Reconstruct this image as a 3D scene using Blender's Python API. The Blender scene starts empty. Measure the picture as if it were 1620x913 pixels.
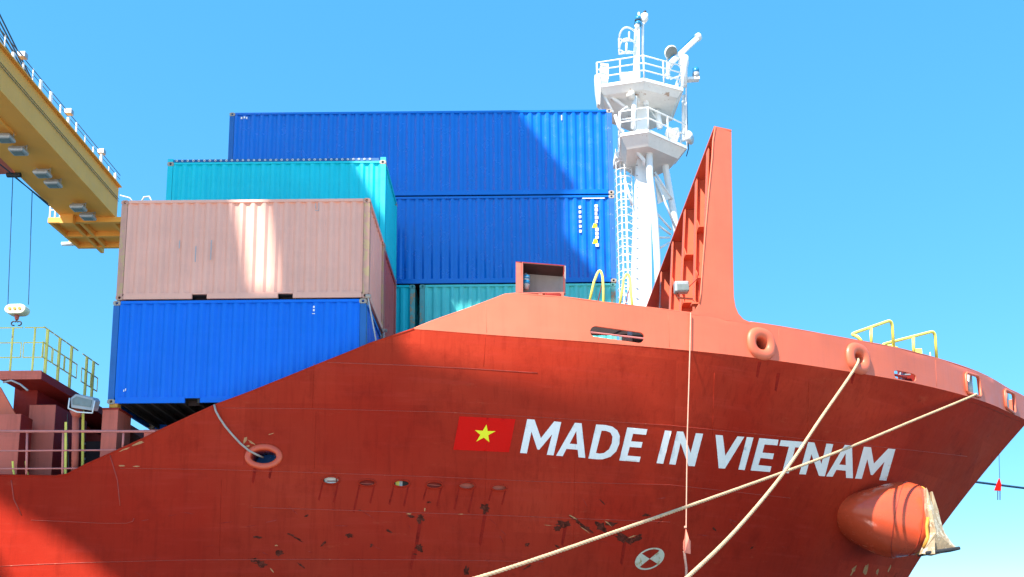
import bpy, bmesh, math, random
import numpy as np
from mathutils import Vector, Matrix, noise
from mathutils.geometry import delaunay_2d_cdt
random.seed(7)
sc = bpy.context.scene
COL = sc.collection

# ------------------------------------------------------------------ camera, sky, sun, exposure
TH, FPX, CX, CY, ROLL = 0.152, 1420.0, 812.0, 820.0, -0.009      # pitch, focal length in photo pixels, principal point, roll
camd = bpy.data.cameras.new("camera"); cam = bpy.data.objects.new("camera", camd); COL.objects.link(cam)
camd.sensor_width = 36; camd.lens = FPX/1620*36
camd.shift_x = -(CX-810)/1620; camd.shift_y = (CY-456.5)/1620
camd.clip_start = 0.1; camd.clip_end = 6000
cam.matrix_world = Matrix.Rotation(math.pi/2+TH, 4, 'X') @ Matrix.Rotation(ROLL, 4, 'Z')
sc.camera = cam
SUN = Vector((-0.42, -0.52, 0.74)).normalized()                # towards the sun
SKYK = 1.50      # keeps the horizon from burning out: an even compression of the sky's brightness range
w = bpy.data.worlds.new("World"); sc.world = w; w.use_nodes = True
nt = w.node_tree; bg = nt.nodes['Background']
sky = nt.nodes.new('ShaderNodeTexSky'); sky.sky_type = 'NISHITA'; sky.sun_disc = False
sky.sun_elevation = math.asin(SUN.z); sky.sun_rotation = math.atan2(SUN.x, SUN.y)
sky.air_density = 1.0; sky.dust_density = 0.0; sky.ozone_density = 3.0; sky.altitude = 1500
hs = nt.nodes.new('ShaderNodeHueSaturation'); hs.inputs['Saturation'].default_value = 1.24; hs.inputs['Hue'].default_value = 0.482
dt = nt.nodes.new('ShaderNodeVectorMath'); dt.operation = 'DOT_PRODUCT'; dt.inputs[1].default_value = (.2, .3, .5)
pw_ = nt.nodes.new('ShaderNodeMath'); pw_.operation = 'POWER'; pw_.inputs[1].default_value = -0.60
ks = nt.nodes.new('ShaderNodeMath'); ks.operation = 'MULTIPLY'; ks.inputs[1].default_value = SKYK
vm = nt.nodes.new('ShaderNodeVectorMath'); vm.operation = 'SCALE'
nt.links.new(sky.outputs[0], dt.inputs[0]); nt.links.new(dt.outputs['Value'], pw_.inputs[0]); nt.links.new(pw_.outputs[0], ks.inputs[0])
nt.links.new(sky.outputs[0], vm.inputs[0]); nt.links.new(ks.outputs[0], vm.inputs['Scale']); nt.links.new(vm.outputs[0], hs.inputs['Color']); nt.links.new(hs.outputs[0], bg.inputs[0]); bg.inputs[1].default_value = 0.15
sl = bpy.data.lights.new("sun", 'SUN'); sl.energy = 3.8; sl.angle = math.radians(0.5); sl.color = (1, .95, .87)
so = bpy.data.objects.new("sun", sl); COL.objects.link(so); so.rotation_euler = SUN.to_track_quat('Z', 'Y').to_euler(); so.location = (-20, -30, 60)
sc.view_settings.view_transform = 'Standard'; sc.view_settings.look = 'None'; sc.view_settings.exposure = 1.5; sc.view_settings.gamma = 1

# ------------------------------------------------------------------ measuring: a direction through a photo pixel, met with a real plane
def ray(px, py):
    a, b = px-CX, py-CY
    x = a*math.cos(ROLL)+b*math.sin(ROLL); y = -a*math.sin(ROLL)+b*math.cos(ROLL)
    return Vector((x/FPX, math.cos(TH)+y/FPX*math.sin(TH), math.sin(TH)-y/FPX*math.cos(TH)))
def atY(px, py, Y): d = ray(px, py); return d*(Y/d.y)
def atX(px, py, X): d = ray(px, py); return d*(X/d.x)
def atZ(px, py, Z): d = ray(px, py); return d*(Z/d.z)
def proj(P):
    c, s = math.cos(TH), math.sin(TH)
    d = P[1]*c+P[2]*s; v = P[2]*c-P[1]*s
    x = FPX*P[0]/d; y = -FPX*v/d
    return CX+x*math.cos(ROLL)-y*math.sin(ROLL), CY+x*math.sin(ROLL)+y*math.cos(ROLL)

# ------------------------------------------------------------------ materials
def paint(name, col, rough=.45, var=.12, scale=1.2, streak=0.0, wear=0.0, wearcol=(.18,.07,.03), wscale=3.0, bump=.15, metal=0.0, wthr=.62, fade=0.0, fadecol=None, spec=.5, coords='Object', bscale=14, bdist=.02, plates=0., grime=0.):
    m = bpy.data.materials.new(name); m.use_nodes = True
    n, l = m.node_tree.nodes, m.node_tree.links; b = n['Principled BSDF']
    tc = n.new('ShaderNodeTexCoord'); src = tc.outputs[coords]
    def noi(s, det=5, vec=None, rg=.6):
        t = n.new('ShaderNodeTexNoise'); t.inputs['Scale'].default_value = s; t.inputs['Detail'].default_value = det; t.inputs['Roughness'].default_value = rg
        l.new(vec or src, t.inputs['Vector']); return t.outputs['Fac']
    def ramp(f, a, b_, lo=0., hi=1.):
        r = n.new('ShaderNodeMapRange'); r.inputs[1].default_value = a; r.inputs[2].default_value = b_; r.inputs[3].default_value = lo; r.inputs[4].default_value = hi
        l.new(f, r.inputs[0]); return r.outputs[0]
    def mix(fac, c1, c2):
        x = n.new('ShaderNodeMix'); x.data_type = 'RGBA'
        l.new(fac, x.inputs[0])
        for s_, c in ((6, c1), (7, c2)):
            if isinstance(c, tuple): x.inputs[s_].default_value = (*c, 1)
            else: l.new(c, x.inputs[s_])
        return x.outputs[2]
    lo = tuple(c*(1-var) for c in col); hi = tuple(min(1, c*(1+var)+.01*var) for c in col)
    c = mix(ramp(noi(scale), .3, .7), lo, hi)
    if fade:
        f2 = noi(scale*.35, 6); c = mix(ramp(f2, .45, .75, 0, fade), c, fadecol or tuple(min(1, x*1.25+.05) for x in col))
    if streak:
        mp = n.new('ShaderNodeMapping'); mp.inputs['Scale'].default_value = (5, 5, .35); l.new(src, mp.inputs[0])
        c = mix(ramp(noi(1.6, 6, mp.outputs[0], .7), .5, .8, 0, streak), c, tuple(x*.45 for x in col))
        mp2 = n.new('ShaderNodeMapping'); mp2.inputs['Scale'].default_value = (.4, .4, 5); l.new(src, mp2.inputs[0])
        c = mix(ramp(noi(1.4, 6, mp2.outputs[0], .7), .52, .8, 0, streak*.7), c, tuple(min(1, x*1.3+.03) for x in col))
    if plates:                                  # neighbouring plates weather to slightly different reds
        mp = n.new('ShaderNodeMapping'); mp.inputs['Rotation'].default_value = (math.radians(90), 0, 0); l.new(src, mp.inputs[0])
        bk = n.new('ShaderNodeTexBrick'); bk.inputs['Scale'].default_value = 1; bk.inputs['Brick Width'].default_value = 4.1; bk.inputs['Row Height'].default_value = 1.45
        bk.inputs['Mortar Size'].default_value = 0; bk.inputs['Color1'].default_value = (0, 0, 0, 1); bk.inputs['Color2'].default_value = (1, 1, 1, 1)
        l.new(mp.outputs[0], bk.inputs['Vector']); c = mix(ramp(bk.outputs['Color'], 0, 1, 0, plates*2.2), c, tuple(x*.62 for x in col))
    if grime:                                   # brownish contact dirt in loose patches, and chalky paler rubs
        g1 = noi(.9, 8, None, .75); c = mix(ramp(g1, .52, .72, 0, grime*.6), c, tuple(x*.40 for x in col))
        mp = n.new('ShaderNodeMapping'); mp.inputs['Scale'].default_value = (.5, .5, 2.2); mp.inputs['Location'].default_value = (7, 3, 1); l.new(src, mp.inputs[0])
        c = mix(ramp(noi(1.7, 9, mp.outputs[0], .8), .60, .74, 0, grime*.55), c, (col[0]*1.15, col[1]*4+.02, col[2]*4+.02))
    if wear:
        wv = noi(wscale, 9, None, .72); c = mix(ramp(wv, wthr, wthr+.035, 0, wear), c, wearcol)
    l.new(c, b.inputs['Base Color'])
    l.new(ramp(noi(scale*4, 4), .2, .8, max(.05, rough-.1), min(1, rough+.12)), b.inputs['Roughness'])
    b.inputs['Metallic'].default_value = metal
    b.inputs['Specular IOR Level'].default_value = spec
    if bump:
        bp = n.new('ShaderNodeBump'); bp.inputs['Strength'].default_value = bump; bp.inputs['Distance'].default_value = bdist
        l.new(noi(bscale, 5), bp.inputs['Height']); l.new(bp.outputs[0], b.inputs['Normal'])
    return m
M = {}
M['hull'] = paint('hull_red', (.43,.021,.007), .55, .16, .22, .55, .75, (.14,.010,.005), 1.1, .10, wthr=.665, fade=.65, fadecol=(.56,.085,.035), bscale=1.1, spec=.07, bdist=.12, plates=.16, grime=.75)
M['bulwark'] = paint('bulwark_red', (.70,.14,.065), .45, .08, .5, .16, .5, (.35,.06,.03), 1.6, .08, wthr=.70, fade=.3, bscale=3)
M['break'] = paint('breakwater_red', (.68,.135,.06), .55, .08, .8, .15, .5, (.30,.10,.05), 2.5, .1, wthr=.7)
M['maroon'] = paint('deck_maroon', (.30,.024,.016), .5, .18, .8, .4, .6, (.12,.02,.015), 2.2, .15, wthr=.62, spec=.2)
M['rose'] = paint('rose_steel_and_lit_faces', (.60,.14,.095), .5, .12, .8, .45, .3, (.30,.05,.03), 2.0, .12, spec=.25)  # rose steel parts, and the painted-in sunlit fronts of columns and walkway
M['deck'] = paint('deck_green_grey', (.16,.07,.05), .8, .2, 1, 0, .4)
M['white'] = paint('mast_white', (.82,.82,.80), .45, .04, 1, .06, .75, (.42,.24,.12), 2.2, .05, wthr=.67)
M['dirtywhite'] = paint('stained_white', (.78,.73,.66), .55, .08, 1.5, .15, .8, (.40,.20,.09), 1.6, .05, wthr=.62)
M['lettering'] = paint('white_letter_paint', (.90,.86,.80), .6, .04, 1.5, .12, .5, (.62,.45,.38), 5, bump=0, wthr=.70, spec=.2)
M['cream_mark'] = paint('cream_mark_paint', (.66,.56,.40), .7, .15, 4, .2, .8, (.45,.28,.10), 6, wthr=.55, spec=.2)
M['flag_red'] = paint('flag_red', (.72,.008,.004), .65, .04, 1, .1, bump=0, spec=.08)
M['flag_yellow'] = paint('flag_yellow', (.95,.86,.0), .55, .02, 1, 0, bump=0)
M['weld'] = paint('weld_seam', (.42,.045,.022), .5, .2, 6, 0, .4, (.75,.4,.2), 5, .1)
M['scrape'] = paint('bare_scrape', (.10,.020,.011), .9, .5, 9, 0, .9, (.22,.04,.022), 12, .5, wthr=.55, spec=.05)
M['chip'] = paint('chipped_primer', (.50,.22,.08), .7, .3, 9, 0, .6, (.35,.10,.05), 8, .2)
M['scuff'] = paint('pale_scuff', (.33,.04,.028), .7, .2, 6, 0, .8, (.26,.012,.008), 9, .1, wthr=.48, spec=.1)
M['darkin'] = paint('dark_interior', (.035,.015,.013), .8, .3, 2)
M['black'] = paint('black_steel', (.02,.02,.022), .6, .3, 3)
M['ochre'] = paint('anchor_rust_ochre', (.42,.30,.18), .8, .3, 2.5, .4, .9, (.62,.52,.38), 3.5, .5, wthr=.52)
M['anchyel'] = paint('ochre_bed_plate', (.62,.30,.04), .7, .25, 3, 0, .5, (.3,.12,.03), 4, .3)
M['bolster'] = paint('bolster_orange', (.66,.085,.03), .22, .10, .7, .12, .5, (.60,.28,.08), 2.2, .08, wthr=.72, fade=.3)
M['blueA'] = paint('container_blue_light', (.0,.15,.72), .38, .06, .6, .18, .7, (.30,.45,.62), 3.0, .05, wthr=.73, spec=.35)
M['blueB'] = paint('container_blue_deep', (.0,.14,.60), .22, .06, .6, .15, .6, (.25,.4,.62), 3.0, .05, wthr=.75, spec=.85)
M['bluepost'] = paint('weathered_blue_post', (.01,.12,.40), .5, .15, 1.5, .2, .9, (.55,.62,.66), 2.4, .1, wthr=.60)
M['pink'] = paint('container_salmon', (.78,.40,.30), .5, .07, .9, .2, .6, (.50,.42,.37), 2.6, .06, wthr=.70)
M['pinkpost'] = paint('rusted_salmon_post', (.52,.27,.20), .6, .15, 2, .2, .9, (.50,.34,.16), 3.2, .2, wthr=.50)
M['redbox'] = paint('container_red', (.40,.085,.075), .5, .12, 1, .3, .7, (.25,.05,.08), 2.0, .1, wthr=.6)
M['teal'] = paint('container_teal', (.0,.56,.66), .45, .06, .8, .14, .5, (.35,.62,.62), 3, .05, wthr=.74)
M['teal2'] = paint('container_sea_green', (.10,.68,.64), .5, .09, .8, .25, .8, (.40,.36,.22), 3, .08, wthr=.68)
M['tealpost'] = paint('rusted_green_post', (.12,.42,.40), .6, .2, 2, .2, .95, (.45,.30,.16), 3, .2, wthr=.52)
M['casting'] = paint('casting_grey', (.38,.33,.28), .6, .2, 4, .2, .9, (.35,.16,.08), 6, .3, wthr=.55)
M['under'] = paint('container_floor', (.030,.026,.022), .85, .3, 2)
M['beam'] = paint('floor_beam', (.055,.048,.04), .7, .3, 2, 0, .6, (.10,.06,.04))
M['tarp'] = paint('tarpaulin_blue', (.01,.10,.28), .6, .15, 3)
M['yellow'] = paint('crane_yellow', (.96,.42,.075), .5, .06, .5, .15, .5, (.45,.20,.04), 1.5, .05, wthr=.74, spec=.25)
M['railyel'] = paint('railing_yellow', (.80,.72,.16), .5, .12, 3, 0, .9, (.45,.30,.16), 5, .1, wthr=.62)
M['railyel2'] = paint('bright_yellow_pipe', (.88,.78,.13), .45, .05, 3, 0, .4, (.6,.5,.2), 5)
M['railpink'] = paint('rail_rose', (.62,.20,.17), .5, .1, 3, 0, .6, (.35,.10,.06), 4)
M['cable'] = paint('steel_cable', (.03,.07,.12), .5, .2, 5, metal=.3)
M['cream'] = paint('hook_block_cream', (.80,.72,.48), .5, .1, 3, 0, .8, (.55,.40,.12), 4, wthr=.6)
M['galv'] = paint('galvanised_grey', (.42,.42,.42), .45, .12, 4, .15, .4, (.25,.22,.2), 4, metal=.4)
M['boxgrey'] = paint('box_back_grey', (.30,.28,.26), .6, .12, 3, .3, .4, (.35,.2,.15), 5)
M['stain'] = paint('dark_run_stain', (.25,.010,.004), .6, .2, 4, 0, .9, (.32,.014,.005), 6, .1, wthr=.46, spec=.1)
M['lens'] = paint('lamp_glass', (.20,.22,.20), .15, .15, 5, spec=.8)
M['rope'] = paint('mooring_rope', (.70,.45,.26), .9, .15, 6, 0, .5, (.58,.38,.22), 14, .8, bscale=60)
M['rope2'] = paint('thin_cord', (.72,.36,.25), .9, .1, 6, bump=.3)
M['greyrope'] = paint('grey_rope', (.42,.36,.30), .9, .1, 6, bump=.3)
M['orange'] = paint('orange_marker', (.80,.22,.14), .6, .1, 3)
M['rubber'] = paint('dark_rubber', (.03,.03,.035), .6)
M['concrete'] = paint('quay_concrete', (.50,.47,.43), .9, .1, .2, 0, .5, (.35,.33,.3), .8, .2)
mw = paint('harbour_water', (.02,.06,.07), .12, .2, .1, bump=.6, bscale=1.5); M['water'] = mw
M['lampblue'] = paint('lantern_blue_band', (.02,.20,.38), .3, .1, 3)

# ------------------------------------------------------------------ object helpers
class MB:
    def __init__(s): s.v = []; s.f = []
    def add(s, vs, fs):
        o = len(s.v); s.v += [tuple(p) for p in vs]; s.f += [tuple(i+o for i in f) for f in fs]; return s
    def box(s, x0, x1, y0, y1, z0, z1):
        return s.add([(x0,y0,z0),(x1,y0,z0),(x1,y1,z0),(x0,y1,z0),(x0,y0,z1),(x1,y0,z1),(x1,y1,z1),(x0,y1,z1)],
                     [(0,3,2,1),(4,5,6,7),(0,1,5,4),(1,2,6,5),(2,3,7,6),(3,0,4,7)])
    def bar(s, a, b, wd, ht=None, up=(0,0,1)):
        a, b = Vector(a), Vector(b); ht = ht or wd; d = (b-a).normalized(); u = Vector(up)
        if abs(d.dot(u)) > .97: u = Vector((0,1,0))
        r = d.cross(u).normalized(); u = r.cross(d)
        c = [r*wd/2*i+u*ht/2*j for i, j in ((-1,-1),(1,-1),(1,1),(-1,1))]
        return s.add([a+q for q in c]+[b+q for q in c], [(0,1,2,3),(7,6,5,4),(0,4,5,1),(1,5,6,2),(2,6,7,3),(3,7,4,0)])
    def tube(s, pts, r, n=8, closed=False, rs=None):
        pts = [Vector(p) for p in pts]; m = len(pts); o = len(s.v); prev = None
        for i, p in enumerate(pts):
            if closed: d = pts[(i+1) % m]-pts[i-1]
            else: d = pts[min(i+1, m-1)]-pts[max(i-1, 0)]
            d.normalize()
            if prev is None:
                u = Vector((0,0,1)) if abs(d.z) < .9 else Vector((1,0,0)); u = (u-d*u.dot(d)).normalized()
            else: u = (prev-d*prev.dot(d)).normalized()
            prev = u; q = d.cross(u); rr = rs[i] if rs else r
            for k in range(n):
                a = 2*math.pi*k/n; s.v.append(tuple(p+u*rr*math.cos(a)+q*rr*math.sin(a)))
        for i in range(m if closed else m-1):
            j = (i+1) % m
            for k in range(n): s.f.append((o+i*n+k, o+i*n+(k+1) % n, o+j*n+(k+1) % n, o+j*n+k))
        if not closed: s.f.append(tuple(o+k for k in range(n))[::-1]); s.f.append(tuple(o+(m-1)*n+k for k in range(n)))
        return s
    def prism(s, pts, off):
        off = Vector(off); n = len(pts)
        return s.add([Vector(p) for p in pts]+[Vector(p)+off for p in pts],
                     [tuple(range(n))[::-1], tuple(range(n, 2*n))]+[(i, (i+1) % n, n+(i+1) % n, n+i) for i in range(n)])
    def rings(s, rr, caps=True, closed=False):
        n = len(rr[0]); o = len(s.v)
        for r in rr: s.v += [tuple(p) for p in r]
        m = len(rr)
        for i in range(m if closed else m-1):
            j = (i+1) % m
            for k in range(n): s.f.append((o+i*n+k, o+i*n+(k+1) % n, o+j*n+(k+1) % n, o+j*n+k))
        if caps and not closed: s.f.append(tuple(o+k for k in range(n))[::-1]); s.f.append(tuple(o+(m-1)*n+k for k in range(n)))
        return s
    def data(s, name, mat, smooth=False, recalc=True):
        me = bpy.data.meshes.new(name); me.from_pydata(s.v, [], s.f)
        if recalc:
            b = bmesh.new(); b.from_mesh(me); bmesh.ops.recalc_face_normals(b, faces=b.faces); b.to_mesh(me); b.free()
        me.materials.append(mat)
        if smooth:
            for p in me.polygons: p.use_smooth = True
        me.update(); return me
    def build(s, name, mat, parent=None, smooth=False, recalc=True):
        return link(name, s.data(name, M[mat] if isinstance(mat, str) else mat, smooth, recalc), parent)
def rootpos(o):
    p = Vector((0,0,0))
    while o: p += o.location; o = o.parent
    return p
def link(name, me, parent=None):
    o = bpy.data.objects.new(name, me); COL.objects.link(o)
    if parent: o.parent = parent; o.location = -rootpos(parent)      # meshes are drawn in world metres
    return o
def empty(name, loc, label=None, cat=None, group=None, parent=None):
    o = bpy.data.objects.new(name, None); COL.objects.link(o); o.empty_display_size = .5; o.location = loc
    if parent: o.parent = parent
    tag(o, label, cat, group); return o
def tag(o, label=None, cat=None, group=None, kind=None):
    for k, v in (('label', label), ('category', cat), ('group', group), ('kind', kind)):
        if v: o[k] = v
    return o
def smooth_edges(o, ang=40):
    me = o.data
    for p in me.polygons: p.use_smooth = True
    b = bmesh.new(); b.from_mesh(me)
    for e in b.edges:
        if len(e.link_faces) == 2 and e.calc_face_angle(0) > math.radians(ang): e.smooth = False
    b.to_mesh(me); b.free(); return o
def bevel(o, w_=.01, seg=2):
    m = o.modifiers.new('bevel', 'BEVEL'); m.width = w_; m.segments = seg; m.limit_method = 'ANGLE'; return o
def arc(p0, p1, p2, n=8):           # quadratic curve
    p0, p1, p2 = Vector(p0), Vector(p1), Vector(p2)
    return [(1-t)**2*p0+2*t*(1-t)*p1+t*t*p2 for t in [i/n for i in range(n+1)]]
def loft_pts(c, n, up, rx, rz, k=24, pw=2.0):
    n = Vector(n).normalized(); u = Vector(up); u = (u-n*u.dot(n)).normalized(); r = n.cross(u); out = []
    for i in range(k):
        a = 2*math.pi*i/k; ca, sa = math.cos(a), math.sin(a)
        out.append(Vector(c)+r*rx*math.copysign(abs(ca)**(2/pw), ca)+u*rz*math.copysign(abs(sa)**(2/pw), sa))
    return out

# ------------------------------------------------------------------ ground and water
b = MB().add([(-400,-400,-1.7),(400,-400,-1.7),(400,15,-1.7),(-400,15,-1.7),(-400,15,-6.5),(400,15,-6.5)], [(0,1,2,3),(3,2,5,4)])
tag(b.build('quay_ground', 'concrete'), kind='structure')
b = MB().add([(-3000,14.9,-4.6),(3000,14.9,-4.6),(3000,4000,-4.6),(-3000,4000,-4.6)], [(0,1,2,3)])
tag(b.build('water', 'water'), kind='structure')

# ------------------------------------------------------------------ ship: hull form
YC = 32.0
D = [(-30,20),(-20,20),(-14,20),(-9,20),(-5,20.02),(-2,20.18),(1,20.6),(3,21.1),(5,21.8),(7,22.75),(9,23.9),(11.5,25.5),(14,27.4),(16,29.15),(17.6,30.75),(18.9,32)]
Mm = [(-30,20),(-20,20),(-14,20),(-9.5,20),(-6,20.1),(-3.2,20.45),(-.6,21.15),(1.2,21.9),(2.9,22.85),(4.5,24),(6,25.2),(7.9,26.9),(9.8,28.7),(11.3,30.2),(12.4,31.2),(13.2,32)]
L = [(-30,20.6),(-20,20.6),(-14,20.7),(-10,21),(-7,21.6),(-4.5,22.4),(-2,23.4),(0,24.4),(1.6,25.3),(3,26.2),(4.6,27.3),(6.3,28.6),(8,29.9),(9.3,30.9),(10.2,31.5),(10.9,32)]
def cr(P, u):
    n = len(P); i = min(max(int(u), 0), n-2); t = u-i
    p1, p2 = P[i], P[i+1]; p0 = P[i-1] if i > 0 else tuple(2*a-b_ for a, b_ in zip(p1, p2)); p3 = P[i+2] if i+2 < n else tuple(2*b_-a for a, b_ in zip(p1, p2))
    return [.5*((2*p1[k])+(-p0[k]+p2[k])*t+(2*p0[k]-5*p1[k]+4*p2[k]-p3[k])*t*t+(-p0[k]+3*p1[k]-3*p2[k]+p3[k])*t**3) for k in (0, 1)]
NU = len(D)-1
_us = [i*NU/600 for i in range(601)]; _D = [cr(D, u) for u in _us]; _DX = [p[0] for p in _D]; _DY = [p[1] for p in _D]
def on_deckline(px, py):             # sight line meets the vertical wall that stands on the deck outline
    Y = 21.
    for _ in range(40): P = atY(px, py, Y); Y = .5*Y+.5*float(np.interp(P.x, _DX, _DY))
    return P
KN = [(655,522),(770,527),(900,537),(1000,547),(1088,554),(1200,568),(1300,582),(1418,600.5),(1484,614),(1551,632),(1598,654)]
_kp = [on_deckline(*k) for k in KN]; _kx = [p.x for p in _kp]; _kz = [p.z for p in _kp]
_kf = np.polyfit(_kx, _kz, 3)
def zk(X):
    X = max(X, -2.2); return float(np.polyval(_kf, min(X, 18.2)))
def S(u, w_):
    d = cr(D, u); m = cr(Mm, u)
    if w_ >= 0:
        f = w_**1.25 if w_ > 1e-6 else 0.; return Vector((m[0]+(d[0]-m[0])*f, m[1]+(d[1]-m[1])*f, 1+w_*(zk(d[0])-1)))
    l_ = cr(L, u); return Vector((m[0]+(l_[0]-m[0])*-w_, m[1]+(l_[1]-m[1])*-w_, 1+w_*6.5))
def B(u, t): d = cr(D, u); return Vector((d[0], d[1], zk(d[0])+t))
def invert(F, px, py, g):
    u, v = g
    for _ in range(25):
        a = proj(F(u, v)); e0, e1 = px-a[0], py-a[1]
        if abs(e0)+abs(e1) < .01: break
        h = 1e-3; b1 = proj(F(u+h, v)); b2 = proj(F(u, v+h))
        j = [(b1[0]-a[0])/h, (b2[0]-a[0])/h, (b1[1]-a[1])/h, (b2[1]-a[1])/h]; det = j[0]*j[3]-j[1]*j[2]
        du = (e0*j[3]-j[1]*e1)/det; dv = (j[0]*e1-e0*j[2])/det
        u += max(-1.5, min(1.5, du)); v += max(-.5, min(.5, dv)); u = max(.01, min(NU-.01, u))
    return u, v
def hinv(px, py): return invert(S, px, py, (4+px/160., .5))
def binv(px, py): return invert(B, px, py, (4+px/160., .5))
def nrm(F, u, v):
    h = 2e-3; a = F(min(u+h, NU-.001), v)-F(max(u-h, 0), v); c = F(u, v+h)-F(u, v-h); n = a.cross(c).normalized()
    return n if n.y < 0 or n.x > .5 else -n
def hull_pt(px, py, off=0.0): u, v = hinv(px, py); return S(u, v)+nrm(S, u, v)*off
def bul_pt(px, py, off=0.0): u, v = binv(px, py); return B(u, v)+nrm(B, u, v)*off

def sheet(boundary, holes, F, du, dv, flip=False):
    """triangulated sheet in (u,v) with holes, mapped onto the surface F"""
    pts = [tuple(p) for p in boundary]; edges = [(i, (i+1) % len(pts)) for i in range(len(pts))]
    for h in holes:
        o = len(pts); pts += [tuple(p) for p in h]; edges += [(o+i, o+(i+1) % len(h)) for i in range(len(h))]
    def inside(p, poly):
        c = False; x, y = p
        for i in range(len(poly)):
            (x1, y1), (x2, y2) = poly[i-1], poly[i]
            if (y1 > y) != (y2 > y) and x < (x2-x1)*(y-y1)/(y2-y1)+x1: c = not c
        return c
    us = [p[0] for p in boundary]; vs = [p[1] for p in boundary]
    u = min(us)+du*.5
    while u < max(us):
        v = min(vs)+dv*.5
        while v < max(vs):
            if inside((u, v), boundary) and not any(inside((u, v), h) for h in holes): pts.append((u, v))
            v += dv
        u += du
    V, _, Fc, *_r = delaunay_2d_cdt([Vector(p) for p in pts], edges, [], 0, 1e-6)
    faces = []
    for f in Fc:
        c = (sum(V[i].x for i in f)/len(f), sum(V[i].y for i in f)/len(f))
        if inside(c, boundary) and not any(inside(c, h) for h in holes): faces.append(tuple(f))
    return [F(p.x, p.y) for p in V], faces, [(p.x, p.y) for p in V]
def pxhole(inv, cx, cy, rx, ry, k=20, pw=2.0, rot=0.):
    out = []
    for i in range(k):
        a = 2*math.pi*i/k; x = rx*math.copysign(abs(math.cos(a))**(2/pw), math.cos(a)); y = ry*math.copysign(abs(math.sin(a))**(2/pw), math.sin(a))
        out.append(inv(cx+x*math.cos(rot)-y*math.sin(rot), cy+x*math.sin(rot)+y*math.cos(rot)))
    return out
def pxquad(inv, q, r=.25, k=4):          # rounded quad given by its four corners
    out = []; n = len(q)
    for i in range(n):
        p0, p, p2 = Vector(q[i-1]), Vector(q[i]), Vector(q[(i+1) % n])
        for s_ in arc((*(p+(p0-p)*r), 0), (*p, 0), (*(p+(p2-p)*r), 0), k): out.append(inv(s_.x, s_.y))
    return out

ship = empty('container_ship', (0, 32, -4.6), 'huge red cargo ship bow carrying the stacked containers, with a white mast and white lettering', 'ship')
EDGE = [(0,752),(60,753),(87,753.5),(105,751),(134,736),(176,717),(233,691),(257,679),(300,659),(341,640.5),(389,623),(439,603),(488,583),(518,571),(547,559.5),(587,543),(629,529),(655,521.5)]
edge = [hinv(*p) for p in EDGE]; edge[-1] = (edge[-1][0], 1.0)
OV = [(523.5,760,13.5,6.2),(581,764,13,5.4),(635,765,13,5.4),(687,767.5,13,5.4),(738.5,768.5,13,5.4),(789.5,771.5,12,4.8)]
holes = [pxhole(hinv, *o[:2], o[2], o[3]) for o in OV]+[pxhole(hinv, 416, 722, 22, 14)]
HOLE_A = holes[:]
top = [(0, edge[0][1])]+edge+[(edge[-1][0]+(NU-edge[-1][0])*i/60, 1.0) for i in range(1, 61)]
bot = [(NU*i/60, -1.) for i in range(61)]+[(NU, -1+2*i/40) for i in range(1, 40)]
V, F_, UV = sheet(bot+top[::-1], holes, S, .11, .055)
hm = MB().add(V, F_)
port = [(x, 2*YC-y, z) for x, y, z in [tuple(p) for p in V]]
V2, F2, _ = sheet(bot+top[::-1], [], S, .3, .2)
hm.add([(p.x, 2*YC-p.y, p.z) for p in V2], [f[::-1] for f in F2])
hull = hm.build('hull', 'hull', ship, smooth=True, recalc=False)
md = hull.modifiers.new('plate', 'SOLIDIFY'); md.thickness = .03; md.offset = -1
es = hull.modifiers.new('split', 'EDGE_SPLIT'); es.split_angle = math.radians(32)

# bulwark
BT = [(655,521.5),(686,507),(740,488),(780,473),(799,465.5),(815,464),(894,470),(954,478),(1016,485),(1041,488),(1080,493),(1100,495.5)]
BT2 = [(1180,508.5),(1210,512.5),(1250,519),(1300,528),(1360,539),(1414,549),(1484,567),(1547,588),(1598,616)]
bt = [binv(*p) for p in BT]+[binv(*p) for p in BT2]
bt[0] = (bt[0][0], .012)
ul, tl = bt[-1]
for i in range(1, 13): bt.append((ul+(NU-ul)*i/12, tl+.02*i/12))
slot = [(942.5+9*math.cos(a), 524.5-8.6*math.sin(a)) for a in [math.pi/2+math.pi*i/9 for i in range(10)]]+[(1010.5+9*math.cos(a), 534-8.6*math.sin(a)) for a in [-math.pi/2+math.pi*i/9 for i in range(10)]]
bh = [[binv(*p) for p in slot],
      pxhole(binv, 1202, 542, 13, 12.5, pw=2.4), pxhole(binv, 1353, 567, 10, 11, pw=2.4),
      pxquad(binv, [(1414,584.5),(1449,592),(1449,604.5),(1416,599)], .3, 4),
      pxquad(binv, [(1526,589.5),(1547,596),(1551,629),(1528,621)], .12, 3), pxquad(binv, [(1588,616),(1603,624),(1605,655),(1590,645)], .12, 3)]
u0 = bt[0][0]
bb = [(u0+(NU-u0)*i/60, 0.) for i in range(61)]
V, F_, UV = sheet(bb+bt[::-1], bh, B, .10, .17)
bm_ = MB().add(V, F_)
V2, F2, _ = sheet(bb+bt[::-1], [], B, .4, .5)
bm_.add([(p.x, 2*YC-p.y, p.z) for p in V2], [f[::-1] for f in F2])
bul = bm_.build('bulwark', 'bulwark', ship, smooth=True, recalc=False)
md = bul.modifiers.new('plate', 'SOLIDIFY'); md.thickness = .05; md.offset = -1
es = bul.modifiers.new('split', 'EDGE_SPLIT'); es.split_angle = math.radians(32)
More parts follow.
